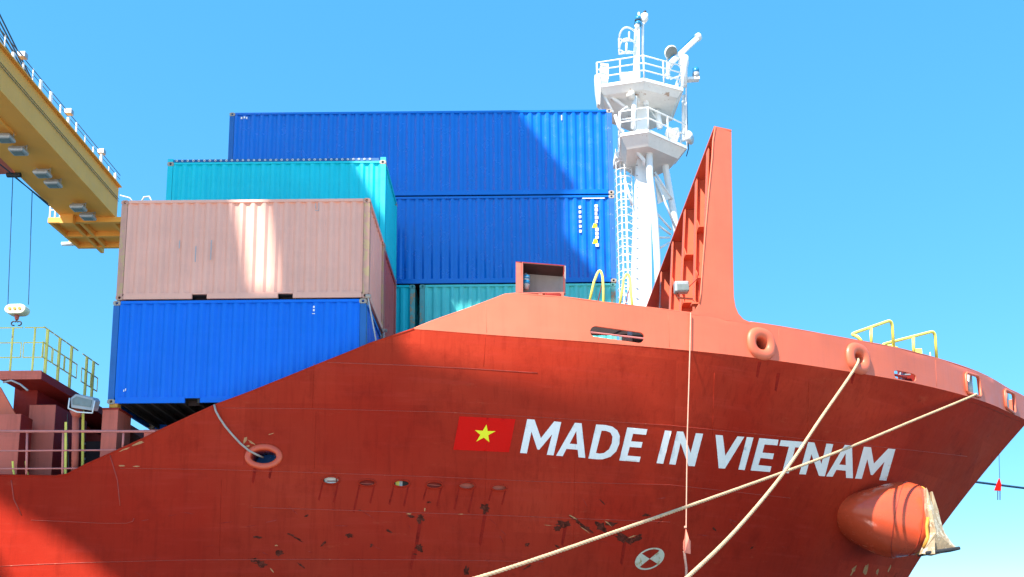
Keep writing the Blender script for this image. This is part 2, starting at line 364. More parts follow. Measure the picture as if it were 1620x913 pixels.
# knuckle lip and top rim
def rim(us, F, t, off, r, name, mat, n=6):
    pts = []
    for u_, v_ in us: pts.append(F(u_, v_)+nrm(F, u_, v_)*off)
    return MB().tube(pts, r, n).build(name, mat, ship, smooth=True)
dense = []
for i in range(len(bt)-1):
    for k in range(4): dense.append((bt[i][0]+(bt[i+1][0]-bt[i][0])*k/4, bt[i][1]+(bt[i+1][1]-bt[i][1])*k/4))
rim([p for p in dense if p[0] < binv(1100,495)[0]], B, 0, -.02, .022, 'bulwark_rim', 'bulwark')
rim([p for p in dense if p[0] > binv(1182,509)[0]], B, 0, -.02, .022, 'bulwark_rim', 'bulwark')
rim([(u0+(NU-.02-u0)*i/90, 0.) for i in range(91)], B, 0, .0, .007, 'knuckle_bar', 'bulwark')
ed = []
for i in range(len(edge)-1):
    for k in range(3): ed.append((edge[i][0]+(edge[i+1][0]-edge[i][0])*k/3, edge[i][1]+(edge[i+1][1]-edge[i][1])*k/3))
ed.append(edge[-1]); rim(ed, S, 0, -.015, .03, 'sheer_rim', 'hull')
# decks inside
poly = [B(u0+(NU-u0)*i/40, -.12) for i in range(41)]
MB().add([(p.x, p.y+.1, p.z) for p in poly]+[(p.x, 2*YC-p.y-.1, p.z) for p in poly], [(i, i+1, 42+i, 41+i) for i in range(40)]).build('forecastle_deck', 'deck', ship)
zm = S(*edge[2]).z
MB().box(-30, -7.5, 20.1, 43.9, zm-.45, zm-.30).box(-7.5, -2.3, 21.6, 42.4, zm-.45, zm-.30).build('main_deck', 'deck', ship)
MB().box(-2.4, -2.25, 20.5, 43.5, zm-.4, 7.4).build('forecastle_bulkhead', 'maroon', ship)
MB().box(-9.2, 3.3, 26.5, 43, 7.2, 8.74).box(-9.0, -2.5, 24.0, 43.2, zm-.3, 7.2).build('hatch_coaming', 'maroon', ship)
# what shows behind the oval openings
zi = S(*hinv(640, 765)).z
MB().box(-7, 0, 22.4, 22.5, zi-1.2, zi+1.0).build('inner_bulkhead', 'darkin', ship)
# filled in after decal() exists
# lips round the oval openings
for hs_ in holes[:6]:
    MB().tube([S(u_, v_)+nrm(S, u_, v_)*.01 for u_, v_ in hs_], .022, 6, closed=True).build('opening_rim', 'hull', ship, smooth=True)

# weld seams
def seam(pts, inv, F, r=.007, step=14, mat='weld'):
    out = []
    for i in range(len(pts)-1):
        (x0, y0), (x1, y1) = pts[i], pts[i+1]; n = max(1, int(math.hypot(x1-x0, y1-y0)/step))
        for k in range(n): out.append((x0+(x1-x0)*k/n, y0+(y1-y0)*k/n))
    out.append(pts[-1]); P = []
    for q in out: u_, v_ = inv(*q); P.append(F(u_, v_)+nrm(F, u_, v_)*.002)
    return MB().tube(P, r, 5).build('weld_seam', mat, ship, smooth=True)
seam([(351,645.5),(500,647),(700,652),(850,660),(1060,673),(1250,692),(1440,712),(1530,722)], hinv, S)
seam([(190,741),(340,743),(500,748),(700,755),(850,762),(1060,767),(1250,788)], hinv, S)
seam([(518,573.5),(640,578),(740,583),(850,590)], hinv, S, .012)
seam([(400,803),(500,806),(620,810),(800,816),(900,820),(1060,826)], hinv, S, .008)
seam([(0,896),(60,893),(140,890),(300,886),(500,885),(700,886),(860,889)], hinv, S, .008)
seam([(49,823),(100,825),(160,828),(200,828),(210,825),(212,820)], hinv, S, .008)
seam([(174,720),(186,760),(190,800)], hinv, S, .012)
seam([(18,760),(22,790),(34,815)], hinv, S, .014)
for x, y0, y1 in ((497,575,645),(768,530,580),(500,652,740),(770,700,800),(910,700,860),(350,760,880),(1130,590,690),(1280,600,700)): seam([(x,y0),(x-3,y1)], hinv, S, .005, mat='hull')
for x, y0, y1 in ((1057,495,549),(768,482,526),(1232,520,572),(1480,570,611)): seam([(x,y0),(x+2,y1)], binv, B, .004, 12, 'bulwark')

# painted marks follow the plating
def decal(name, outer, hls, inv, F, mat, step=6.0, off=.006, parent=None):
    pu = []
    def dens(poly):
        o = []
        for i in range(len(poly)):
            (x0, y0), (x1, y1) = poly[i], poly[(i+1) % len(poly)]; n = max(1, int(math.hypot(x1-x0, y1-y0)/step))
            for k in range(n): o.append((x0+(x1-x0)*k/n, y0+(y1-y0)*k/n))
        return o
    def Fp(x, y): u_, v_ = inv(x, y); return F(u_, v_)+nrm(F, u_, v_)*off
    V, Fc, _ = sheet(dens(outer), [dens(h) for h in hls], Fp, step, step)
    m = MB().add(V, Fc); o = m.build(name, mat, parent or ship, recalc=False, smooth=True)
    return o
za = lambda pts: [(x/4.5+700, y/4.5+640) for x, y in pts]
zb = lambda pts: [(x/4.05+1040, y/4.05+640) for x, y in pts]
LET = [(za([(552,345),(603,104),(655,108),(700,240),(795,120),(845,126),(790,362),(742,358),(780,213),(688,322),(675,320),(633,193),(600,348)]), []),
 (za([(808,364),(942,130),(990,134),(1016,380),(968,376),(962,322),(882,316),(855,368)]), [za([(905,279),(958,283),(952,188)])]),
 (za([(1038,384),(1093,142),(1160,146),(1210,158),(1245,185),(1262,225),(1258,280),(1235,335),(1195,372),(1140,390),(1095,390)]), [za([(1092,345),(1132,186),(1165,188),(1195,200),(1210,230),(1205,275),(1185,318),(1150,345),(1118,350)])]),
 (za([(1258,398),(1315,163),(1458,176),(1448,216),(1356,208),(1342,262),(1424,268),(1414,308),(1332,302),(1316,364),(1410,372),(1400,410)]), []),
 ([(1038.4,732.7),(1051.8,680.9),(1062.2,682),(1048.9,733.8)], []),
 (zb([(75,382),(125,172),(165,174),(212,310),(245,184),(292,187),(238,396),(198,393),(148,245),(115,386)]), []),
 (zb([(372,194),(418,198),(434,328),(512,204),(556,207),(432,410),(392,408)]), []),
 (zb([(518,416),(572,208),(615,212),(558,420)]), []),
 (zb([(596,422),(652,215),(775,226),(768,262),(686,256),(672,308),(746,314),(738,350),(660,342),(646,388),(730,396),(720,432)]), []),
 (zb([(790,228),(944,240),(936,278),(882,274),(840,440),(798,436),(842,270),(780,264)]), []),
 (zb([(908,446),(965,240),(1005,244),(1050,380),(1082,250),(1126,254),(1072,460),(1034,456),(986,318),(950,448)]), []),
 (zb([(1080,460),(1200,258),(1246,262),(1252,472),(1208,470),(1206,424),(1146,418),(1122,462)]), [zb([(1164,384),(1206,388),(1205,312)])]),
 (zb([(1266,474),(1322,270),(1368,274),(1386,378),(1478,282),(1524,286),(1466,488),(1420,484),(1454,366),(1378,452),(1366,450),(1344,350),(1308,476)]), [])]
for ch, (o_, h_) in zip('MADEINVIETNAM', LET):
    ob = decal('letter', o_, h_, hinv, S, 'lettering'); ob['label'] = 'white painted letter %s' % ch
flag = decal('painted_flag', za([(120,84),(520,104),(474,340),(76,322)]), [], hinv, S, 'flag_red')
tips = za([(313,143),(378,190),(333,268),(241,264),(230,183)]); cx_ = sum(t[0] for t in tips)/5; cy_ = sum(t[1] for t in tips)/5; st = []
for i in range(5):
    a, c = tips[i], tips[(i+1) % 5]; st.append(a); mx, my = (a[0]+c[0])/2-cx_, (a[1]+c[1])/2-cy_; st.append((cx_+mx*.472, cy_+my*.472))
decal('star', st, [], hinv, S, 'flag_yellow', 4, .011, flag)
# round thruster mark: ring and two filled sectors
def plug(o, mat): decal('inner_panel', o, [], hinv, S, mat, 5, -.10)  # panels added just behind the plating; their colours stand for the lit interior
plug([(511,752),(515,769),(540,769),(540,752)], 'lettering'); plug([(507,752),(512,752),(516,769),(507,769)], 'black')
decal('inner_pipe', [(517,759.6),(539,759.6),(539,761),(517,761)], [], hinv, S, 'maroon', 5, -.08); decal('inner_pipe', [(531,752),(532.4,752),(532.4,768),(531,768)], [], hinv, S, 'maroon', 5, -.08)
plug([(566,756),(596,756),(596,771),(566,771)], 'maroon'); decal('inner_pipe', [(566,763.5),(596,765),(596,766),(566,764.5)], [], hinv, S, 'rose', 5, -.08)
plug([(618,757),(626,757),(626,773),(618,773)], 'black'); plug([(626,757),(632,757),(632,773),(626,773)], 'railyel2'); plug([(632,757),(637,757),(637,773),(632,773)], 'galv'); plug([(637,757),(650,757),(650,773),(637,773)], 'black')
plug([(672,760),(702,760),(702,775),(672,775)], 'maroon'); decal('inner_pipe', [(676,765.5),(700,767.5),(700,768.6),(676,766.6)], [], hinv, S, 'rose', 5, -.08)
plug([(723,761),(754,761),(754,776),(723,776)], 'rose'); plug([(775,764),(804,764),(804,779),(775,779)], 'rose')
c0 = Vector((905/5.4+860, 562/5.4+780)); U_ = Vector((78,50))/5.4; V_ = Vector((99,-81))/5.4
def tm(th, r): return tuple(c0+(U_*math.cos(th)+V_*math.sin(th))*r)
mark = decal('thruster_mark', [tm(2*math.pi*i/32, 1) for i in range(32)], [[tm(2*math.pi*i/32, .86) for i in range(32)]], hinv, S, 'cream_mark', 3)
for a0 in (0, math.pi):
    decal('thruster_sector', [tm(a0, .0)]+[tm(a0+math.pi/2*i/10, .87) for i in range(11)], [], hinv, S, 'cream_mark', 3, .006, mark)
for a0 in (0, math.pi/2): pass

# scrapes, scuffs and chipped paint on the plating
rs = random.Random(11)
def blotch(px, py, rx, ry, mat, rot=0, k=16, off=.0055, name='scrape'):
    o = []
    for i in range(k):
        a = 2*math.pi*i/k; q = rs.uniform(.45, 1.15); x, y = rx*q*math.cos(a), ry*q*math.sin(a)
        o.append((px+x*math.cos(rot)-y*math.sin(rot), py+x*math.sin(rot)+y*math.cos(rot)))
    return decal(name, o, [], hinv, S, mat, 4, off)
for cx_, cy_, rx_, ry_ in OV:                       # dark runs below each opening
    for sgn in (-1, 1):
        x = cx_+sgn*rx_*.9; ln = rs.uniform(18, 50)
        decal('run_stain', [(x-1.2, cy_+2), (x+.8, cy_+3), (x-.6-ln*.16, cy_+ln), (x-2.0-ln*.2, cy_+ln*.95)], [], hinv, S, 'stain', 6, .0035)
for x, y, ln in ((665,826,60),(768,810,55),(895,830,35),(655,872,30),(990,850,45),(405,735,30),(430,736,22),(1202,572,26),(1351,588,20),(1232,590,30)):
    decal('run_stain', [(x-3, y), (x+2.5, y), (x+.5-ln*.14, y+ln), (x-2.0-ln*.16, y+ln*.9)], [], hinv, S, 'stain', 6, .003)
for a in [(665,819,8,9),(651,817,6,3),(767,804,8,9),(663,867,8,8),(893,829,16,6,.1),(909,821,12,3,.5),(925,834,16,4,.6),(951,834,14,8,.5),(968,829,10,5,0),(985,852,16,7,.5),(1004,853,14,5,-.4),(881,836,7,5),(834,862,4,4),(404,886,8,5),(413,892,13,6,.1),(443,875,8,6,-.5),(738,904,5,9),(512,860,7,2,-.7),(470,852,12,1.6,.5),(553,848,8,4),(460,846,8,1.5,.3),(408,850,9,2.5,.1),(1022,815,7,3)]:
    blotch(*a[:4], 'scrape', a[4] if len(a) > 4 else 0)
for a in [(647,813,6,1.2),(672,806,1.5,4),(906,818,9,1,.5),(962,828,9,1,.7),(728,813.5,5,.8),(867,831,8,.7,.1),(1000,849,9,1,-.4),(925,838,13,.8,.6),(437,863,3,1.5),(430,902,5,1,.9)]:
    blotch(*a[:4], 'chip', a[4] if len(a) > 4 else 0, 10, .009, 'paint_chip')
for a in [(193,737,6,1.2),(215,738,7,1.3),(218,702,12,2.2,-.35),(197,711,10,1.6,-.4),(388,697,3,6,.3),(398,700,8,2,.6),(392,706,4,2),(428,687,7,.8,-.3),(1512,876-290,3,1),(1486,618,2,1),(1462,624,1.2,5,.4),(1489,627,4,1,.4),(1491,635,3,2),
          (1350,902,3,9,.5),(1370,900,3.5,11,.3),(1388,905,2.5,7,.2),(1407,899,1.5,6,.4)]:
    if a[0] > 1300 and a[1] < 650: continue
    blotch(*a[:4], 'chip', a[4] if len(a) > 4 else 0, 10, .006, 'paint_chip')
for i in range(30):
    x = rs.uniform(210, 1250); y = rs.uniform(780, 910)
    blotch(x, y, rs.uniform(4, 16), rs.uniform(.4, 1.0), 'scuff', rs.uniform(-.3, 1.1), 8, .004, 'scuff')
for i in range(14):
    x = rs.uniform(420, 1250); y = rs.uniform(790, 905)
    blotch(x, y, rs.uniform(3, 9), rs.uniform(.8, 2.4), 'scrape', rs.uniform(-.9, .9), 10, .0045)

# ------------------------------------------------------------------ fairleads
def chock(px, py, F, inv, rx, rz, tube, depth, mat, name='fairlead', pw=2.3, th=None):
    u_, v_ = inv(px, py); c = F(u_, v_); n = nrm(F, u_, v_); up = Vector((0,0,1))
    rr = []
    for k in range(13):                      # a rounded lip and then the throat going inboard
        a = math.pi*k/12; rr.append(loft_pts(c+n*(tube*.75*math.sin(a)), n, up, rx+tube*math.cos(a), rz+tube*math.cos(a), 32, pw))
    rr.append(loft_pts(c-n*depth, n, up, (rx-tube)*.96, (rz-tube)*.96, 32, pw)); rr.append(loft_pts(c-n*depth, n, up, rx+tube*.6, rz+tube*.6, 32, pw))
    o = MB().rings(rr, caps=False).build(name, mat, ship, smooth=True); return o
chock(1204, 544, B, binv, .33, .30, .14, .42, 'bulwark')
chock(1357, 567.5, B, binv, .34, .30, .16, .42, 'bulwark')
chock(417, 722.5, S, hinv, .36, .225, .075, .5, 'bolster', pw=2.0)
# what can be seen in the throat of the side chock
c = hull_pt(415, 722); MB().box(c.x-.7, c.x+.7, c.y+.75, c.y+.8, c.z-.5, c.z+.6).build('inner_panel', 'bluepost', ship)
# roller ports near the stem
for q in ([(1526,589.5),(1547,596),(1551,629),(1528,621)], [(1588,616),(1603,624),(1605,655),(1590,645)]):
    fr = [B(*binv(*p)) + nrm(B, *binv(*p))*.03 for p in q]
    o = MB(); o.tube([fr[0]*.9+fr[1]*.1, fr[1]*.9+fr[0]*.1, fr[1]*.9+fr[2]*.1, fr[2]*.9+fr[1]*.1, fr[2]*.9+fr[3]*.1, fr[3]*.9+fr[2]*.1, fr[3]*.9+fr[0]*.1, fr[0]*.9+fr[3]*.1], .045, 8, closed=True)
    prt = o.build('roller_port', 'bulwark', ship, smooth=True)
    mid = (fr[0]+fr[1]+fr[2]+fr[3])/4; n = nrm(B, *binv(*q[0])); tdir = (fr[1]-fr[0]).normalized()
    for s_ in (-.22, .2):
        p = mid-n*.22+tdir*s_; MB().tube([p+Vector((0,0,-.42)), p+Vector((0,0,.45))], .12, 14).build('roller', 'rose' if s_ < 0 else 'galv', prt, smooth=True)
    o = MB().bar(mid-n*.42-tdir*.45, mid-n*.42+tdir*.1, .03, .9).build('port_liner', 'maroon', prt)
# slot with its bar and winch drum behind
a, c = bul_pt(934, 525, -.03), bul_pt(1020, 535, -.03); MB().tube([a, (a+c)/2, c], .022, 8).build('slot_bar', 'railpink', ship)
c = atY(1004, 531, 23.2); MB().tube([c+Vector((-.38,0,.0)), c+Vector((-.3,0,0)), c+Vector((.3,0,0)), c+Vector((.38,0,0))], .3, 20, rs=[.36,.36,.36,.36]).build('winch_drum', 'galv', ship, smooth=False)
MB().tube([c+Vector((-.1,-.02,0)), c+Vector((.22,-.02,0))], .40, 20).build('winch_rope', 'black', ship)
c = atY(955, 519, 22.6); MB().box(c.x-.4, c.x+.62, 22.6, 22.7, c.z-.17, c.z+.35).build('roller_bracket', 'darkin', ship)
a, c = bul_pt(1415, 592, -.05), bul_pt(1436, 596, -.05); MB().tube([a, c], .04, 8).build('slot_bar', 'maroon', ship)
c = atY(1444, 597, 27.6); MB().box(c.x-.3, c.x+.5, 27.5, 28.0, c.z-.5, c.z+.35).build('winch_bed', 'maroon', ship)
c = atY(1425, 594, 27.4); MB().tube([c+Vector((0,0,-.35)), c+Vector((0,0,.1))], .04, 8).tube([c+Vector((-.25,0,.02)), c+Vector((.3,0,.02))], .03, 8).build('winch_lever', 'galv', ship)

# ------------------------------------------------------------------ breakwater wall and its end plate
bw = empty('breakwater', (0,0,0), parent=ship); bw.location = -Vector(ship.location)
bl = B(*binv(1108, 520)); YP = bl.y-.01
def pl(px, py, Y=None): return atY(px, py, Y or YP)
zonk = zk(5.3)
# end plate in line with the bulwark: swept curves at its foot
outl = [(1132,201),(1157,207),(1158,300),(1160,430),(1161,470),(1163.5,485),(1168,496),(1176,505),(1187,510)]
foot = [(1186,512.5),(1150,507),(1100,498.5),(1086,496.5)]
inn = [(1095,492.5),(1102,488),(1107,480),(1109,465),(1112,420),(1117,355),(1122,300),(1127,250),(1128.5,222)]
def on_b(px, py): return on_deckline(px, py)-Vector((0,.004,0))
pts = [on_b(*p) for p in outl+foot+inn]
# triangulate in X-Z, keep the deck-line curve
V, Fc, _ = sheet([(p.x, p.z) for p in pts], [], lambda x, z: Vector((x, float(np.interp(x, _DX, _DY))-.004, z)), .25, .25)
ep = MB().add(V, Fc).build('end_plate', 'bulwark', bw, smooth=False, recalc=False)
md = ep.modifiers.new('plate', 'SOLIDIFY'); md.thickness = .055; md.offset = -1
tl_ = on_b(1132,201); tr_ = on_b(1157,207); XW = tl_.x+.12; ZT = tl_.z
# the wall: top runs athwartships
sx = .30                                                  # it leans a little forward at its foot
zb_ = zonk-.2
XF = tr_.x-.09; XB = on_b(1160,470).x-.08                 # the plate stands on the forward side, its ribs aft of it
def yat(x): return float(np.interp(x, _DX, _DY))
MB().prism([(XF, tr_.y+.07, ZT-.06),(XF+.05, tr_.y+.07, ZT-.06),(XB+.05, yat(XB)+.12, zb_),(XB, yat(XB)+.12, zb_)], (0, 12.6, 0)).build('wall_plate', 'break', bw)
MB().prism([(XW-.16, tl_.y-.01, ZT-.025),(tr_.x, tr_.y-.01, tr_.z-.02),(tr_.x, 35, tr_.z-.02),(XW-.16, 35, ZT-.025)], (0,0,.045)).build('top_plate', 'break', bw)
rb = on_b(1159.5,440)
MB().prism([(tr_.x-.06, tr_.y+.07, tr_.z-.03),(tr_.x-.02, tr_.y+.07, tr_.z-.03),(rb.x-.02, rb.y+.07, rb.z),(rb.x-.06, rb.y+.07, rb.z)], (0, 1.3, 0)).build('return_plate', 'break', bw)
cp = MB(); cp.tube([on_b(x-.4, y) for x, y in inn[2:]]+[on_b(1131.5,201)], .022, 6); cp.build('edge_bar', 'break', bw, smooth=True)
def rib(Y, px_f, pyb, dep=None):
    """vertical flanged stiffener standing aft of the wall plate at depth Y"""
    zt = ZT-.05; xt = XW-.10; xb_ = atY(px_f, pyb, Y).x
    xt = max(xt, XW-.12)
    MB().prism([(xt, Y, zt),(XF, Y, zt),(XB, Y, zb_),(xb_, Y, zb_)], (0, .02, 0)).build('rib', 'break', bw)
    MB().prism([(xt-.03, Y-.13, zt),(xt, Y-.13, zt),(xb_, Y-.13, zb_),(xb_-.03, Y-.13, zb_)], (0, .26, 0)).build('rib_flange', 'break', bw)
    for q_ in (.22, .5, .74):
        z = zb_+(zt-zb_)*q_; x0_ = xb_+(xt-xb_)*q_; x1_ = XB+(XF-XB)*q_
        MB().prism([(x0_, Y-.42, z),(x1_, Y-.42, z),(x1_, Y-.005, z),(x0_, Y-.005, z)], (0,0,.02)).build('bracket', 'break', bw)
        MB().prism([(x0_+.02, Y-.005, z+.02),(x0_+.02, Y-.40, z+.02),(x0_+.02, Y-.005, z+.5)], (.02,0,0)).build('bracket', 'break', bw)
for Y, px, py in ((23.0,1106,492),(24.6,1091,491),(26.4,1064,490),(28.6,1046,489),(31.0,1032,487)): rib(Y, px, py)
# floodlight and pipe bracket in front of the wall
c = atY(1078, 456, 22.3)
fl = MB().box(c.x-.19, c.x+.19, c.y-.1, c.y+.12, c.z-.13, c.z+.17).build('floodlight', 'galv', ship); bevel(fl, .04, 3)
fl.modifiers['bevel'].limit_method = 'NONE'
MB().box(c.x-.13, c.x+.17, c.y-.13, c.y-.102, c.z-.10, c.z+.06).build('lamp_glass', 'lens', fl)
MB().tube([c+Vector((-.1,.05,-.14)), c+Vector((-.1,.05,-.24)), c+Vector((.28,.05,-.28)), c+Vector((.36,.05,-.34)), c+Vector((.37,.05,-.8))], .028, 8).build('lamp_pipe', 'break', fl, smooth=True)
MB().tube([c+Vector((.15,.05,.0)), c+Vector((.45,.1,.3)), c+Vector((.52,.1,.75))], .012, 6).tube([c+Vector((.5,.1,.3)), c+Vector((.5,.1,-.35))], .02, 6).build('lamp_cable', 'maroon', fl)
MB().box(c.x+.25, c.x+.55, c.y-.05, c.y+.15, c.z-.45, c.z-.41).build('lamp_bracket', 'break', fl)

# ------------------------------------------------------------------ navigation light box on the bulwark
Yb = 20.95
def q(px, py, Y=Yb): return atY(px, py, Y)
def quadbox(name, p, off, mat, par): return MB().prism(p, off).build(name, mat, par)
lb = quadbox('light_box', [q(816,415),q(825.5,414.5),q(825.5,463.5),q(816,463)], (0,.02,0), 'rose', ship)
lb['label'] = 'open steel screen box of the side light'
quadbox('box_side', [q(825,414.5),q(827.2,414.5),q(827.2,463.5),q(825,463.5)], (0,.75,0), 'rose', lb)
quadbox('box_roof', [q(816,413.6),q(893,419.6),q(893,421),q(816,415)], (.0,.8,0), 'maroon', lb)
quadbox('box_shade', [q(828,416.0),q(891.5,421.1),q(891.5,421.8),q(828,416.8)], (.0,.6,0), 'darkin', lb); quadbox('box_shade', [q(827.3,417),q(828,417),q(828,463),q(827.3,463)], (0,.6,0), 'darkin', lb)  # dark sheets under the roof and inside the left wall: painted shade
quadbox('box_shade', [q(828,417,Yb+.59),q(893,421,Yb+.59),q(893,429,Yb+.59),q(828,428,Yb+.59)], (0,.008,0), 'darkin', lb)  # roof's shadow on the back wall, put in as a dark strip
quadbox('box_back', [q(825,416,Yb+.6),q(895,420.5,Yb+.6),q(895,466,Yb+.6),q(825,465,Yb+.6)], (0,.03,0), 'boxgrey', lb)
quadbox('box_floor', [q(816,463),q(893,462),q(893,463.6),q(816,464.5)], (0,.7,0), 'rose', lb)
quadbox('box_side', [q(891.6,420.5),q(893,420.5),q(893,463),q(891.6,463)], (0,.04,0), 'maroon', lb)
for x in (855, 889): quadbox('box_leg', [q(x-3,463.5),q(x+3,463.5),q(x+3,474),q(x-3,474)], (0,.08,0), 'rose', lb)
quadbox('box_leg', [q(862,463.5),q(888,464.5),q(888,474),q(862,473)], (0,.03,0), 'maroon', lb)
cb = q(832, 458, Yb+.2)
lan = MB().tube([cb, cb+Vector((0,0,.07)), cb+Vector((0,0,.10)), cb+Vector((0,0,.28)), cb+Vector((0,0,.30)), cb+Vector((0,0,.36)), cb+Vector((0,0,.42))], .1, 16, rs=[.07,.07,.10,.10,.11,.06,.03]).build('lantern', 'galv', lb, smooth=True)
for z in (.12, .25): MB().tube([cb+Vector((0,0,z)), cb+Vector((0,0,z+.09))], .106, 16).build('lantern_band', 'lampblue', lb, smooth=True)
# ladder hoops inboard of the rail
for (xa, xt, xb_, yt, ya, yb__) in ((931,950.5,956,427,472,482),(979,994,1003,432,478,487)):
    Y = 21.6; pts = [atY(xa, ya+12, Y), atY(xa+(xt-xa)*.45, (ya+yt)/2-4, Y)]+arc(atY(xt-8, yt+12, Y), atY(xt-1, yt-9, Y), atY(xt+3, yt+12, Y), 8)+[atY(xt+4, yt+30, Y), atY(xb_-1, yb__+10, Y)]
    MB().tube(pts, .032, 10).build('access_hoop', 'railyel2', ship, smooth=True)
    MB().tube([atY(xt-8, ya+20, Y+.6), atY(xt+2, yt+22, Y+.3)], .012, 6).build('hoop_brace', 'maroon', ship)
# yellow pipe rails near the stem
def prail(A, bends, Y0, Y1, posts):
    P = [atY(x, y, Y0+(Y1-Y0)*t) for x, y, t in A]
    out = [P[0]]
    for i in range(1, len(P)-1):
        out += arc(P[i]+(P[i-1]-P[i]).normalized()*min(.22, (P[i-1]-P[i]).length*.45), P[i], P[i]+(P[i+1]-P[i]).normalized()*min(.22, (P[i+1]-P[i]).length*.45), 5)
    out.append(P[-1]); rl = MB().tube(out, .048, 10).build('pipe_rail', 'railyel2', ship, smooth=True)
    for (x, y, x2, y2, t) in posts: MB().tube([atY(x, y, Y0+(Y1-Y0)*t), atY(x2, y2, Y0+(Y1-Y0)*t)], .046, 10).build('rail_post', 'railyel2', rl, smooth=True)
prail([(1364,541,0),(1356,532,0),(1346,529,.2),(1411,506,.9),(1414,552,1)], 0, 25.6, 26.8, [(1378,518,1378.5,546,.5)])
prail([(1420,551,0),(1402,546,.0),(1396,545,.2),(1479,523.5,.9),(1482,570,1)], 0, 26.8, 28.2, [(1445,533,1445.5,560,.5)])
c = atY(1452, 558, 27.5); MB().box(c.x-.12, c.x+.14, 27.5, 27.6, c.z-.1, c.z+.14).build('rail_plate', 'railyel2', ship)
c = atY(1472, 564, 27.6); MB().tube([c, c+Vector((0,0,.14))], .02, 6).build('vent_stub', 'white', ship)

# ------------------------------------------------------------------ anchor bolster and anchor
u_, v_ = hinv(1388, 822); hc = S(u_, v_); hn = nrm(S, u_, v_)
ec = atY(1447, 823, hc.y-1.8)
ax = (ec-hc).normalized()
rr = []; K = 40
ring0 = [S(*q_) for q_ in pxhole(hinv, 1386, 822, 62, 47, K, 2.1, .12)]
axr = Vector((1, .12, -.12)).normalized(); endr = loft_pts(ec, axr, (0,0,1), .75, 1.05, K, 2.2)
# align ring starts
i0 = min(range(K), key=lambda i: (ring0[i]-endr[0]).length)
def best():
    bsc, br = 1e9, None
    for rev in (0, 1):
        R = ring0[::-1] if rev else ring0
        for s_ in range(K):
            Q = R[s_:]+R[:s_]; d = sum((a-b_).length for a, b_ in zip(Q, endr))
            if d < bsc: bsc, br = d, Q
    return br
ring0 = best(); rr = []
for k in range(15):
    t = k/14; f = t; bl_ = .22*math.sin(math.pi*min(1, t*1.0))
    rg = []
    for a, b_ in zip(ring0, endr):
        p = a.lerp(b_, f); cc = hc.lerp(ec, f); rg.append(p+(p-cc)*bl_*.9)
    rr.append(rg)
for s_, g in ((.97,.05),(.90,.08),(.80,.06),(.72,-.05),(.66,-.6)):
    rr.append([ec+(p-ec)*s_+axr*g for p in endr])
bol = MB().rings([[p-hn*.05 for p in rr[0]]]+rr, caps=False).build('anchor_bolster', 'bolster', ship, smooth=True)
for t in (.62, .93):
    k = int(round(t*14)); MB().tube([p+(p-hc.lerp(ec, t)).normalized()*.004 for p in rr[k]], .012, 5, closed=True).build('bolster_weld', 'weld', bol, smooth=True)
# anchor bed plate (ochre crescent) at the rim
ang = [p for p in endr if (p-ec).z < .62]
MB().rings([[ec+(p-ec)*s_+axr*g for p in endr] for s_, g in ((.985,.02),(1.0,.06),(.93,.12),(.82,.10))], caps=False).build('bed_ring', 'anchyel', bol, smooth=True)
# anchor
anc = empty('anchor', tuple(ec), 'rusty ochre ship anchor housed at the end of the orange bolster below the lettering', 'anchor')
Ya = ec.y-.95
def A_(px, py, dy=0.): return atY(px/5.0625+1300, py/5.0625+740, Ya+dy)
def fluke(front, dy, th, name='fluke'):
    # a wedge: sharp tip, thick palm, ridge down the middle
    n = len(front); P = [A_(x, y, dy) for x, y in front]; c = A_(915, 520, dy-th*.9)
    back = [p+Vector((.02,th,.0)) for p in P]
    m = MB().add(P+back+[c], [(i, (i+1) % n, 2*n) for i in range(n)]+[tuple(range(n, 2*n))]+[(i, n+i, n+(i+1) % n, (i+1) % n) for i in range(n)])
    return m.build(name, 'ochre', anc)
fluke([(838,160),(848,178),(872,250),(925,400),(960,505),(1010,580),(1062,632),(1075,655),(900,700),(800,690),(850,560),(868,520),(862,430),(845,330)], -.02, .22)
fluke([(878,190),(888,192),(935,340),(952,420),(985,520),(1040,600),(1078,640),(1050,660),(960,560),(900,400)], .38, .16)
MB().add([A_(795,688,-.1),A_(905,560,-.22),A_(908,690,-.25),A_(830,700,-.1)], [(0,1,2),(0,2,3)]).build('palm_face', 'ochre', anc)
cr_ = MB().bar(A_(800,692,.1), A_(1072,652,.1), .62, .10); bevel(cr_.build('crown', 'black', anc), .03)
MB().bar(ec-ax*.9, ec+ax*.25, .24, .2).build('shank', 'ochre', anc)
MB().tube([A_(850,400,.0), A_(840,470,-.05), A_(850,560,-.05), A_(815,640,-.02)], .05, 8).build('tripping_bar', 'anchyel', anc, smooth=True)

# ------------------------------------------------------------------ foremast
mast = empty('foremast', (0,0,0), parent=ship); mast.location = -Vector(ship.location)
YM = 36.6
def m_(px, py, dy=0.): return atY(px, py, YM+dy)
def mz2(x, y, dy=0.): return m_(x/6.48+920, y/6.48, dy)
def mz3(x, y, dy=0.): return m_(x/6.48+920, y/6.48+130, dy)
def mz4(x, y, dy=0.): return m_(x/6.48+920, y/6.48+260, dy)
def tp(name, mat, *args, par=None, n=8, r=.04, smooth=True): return MB().tube(list(args), r, n).build(name, mat, par or mast, smooth=smooth)
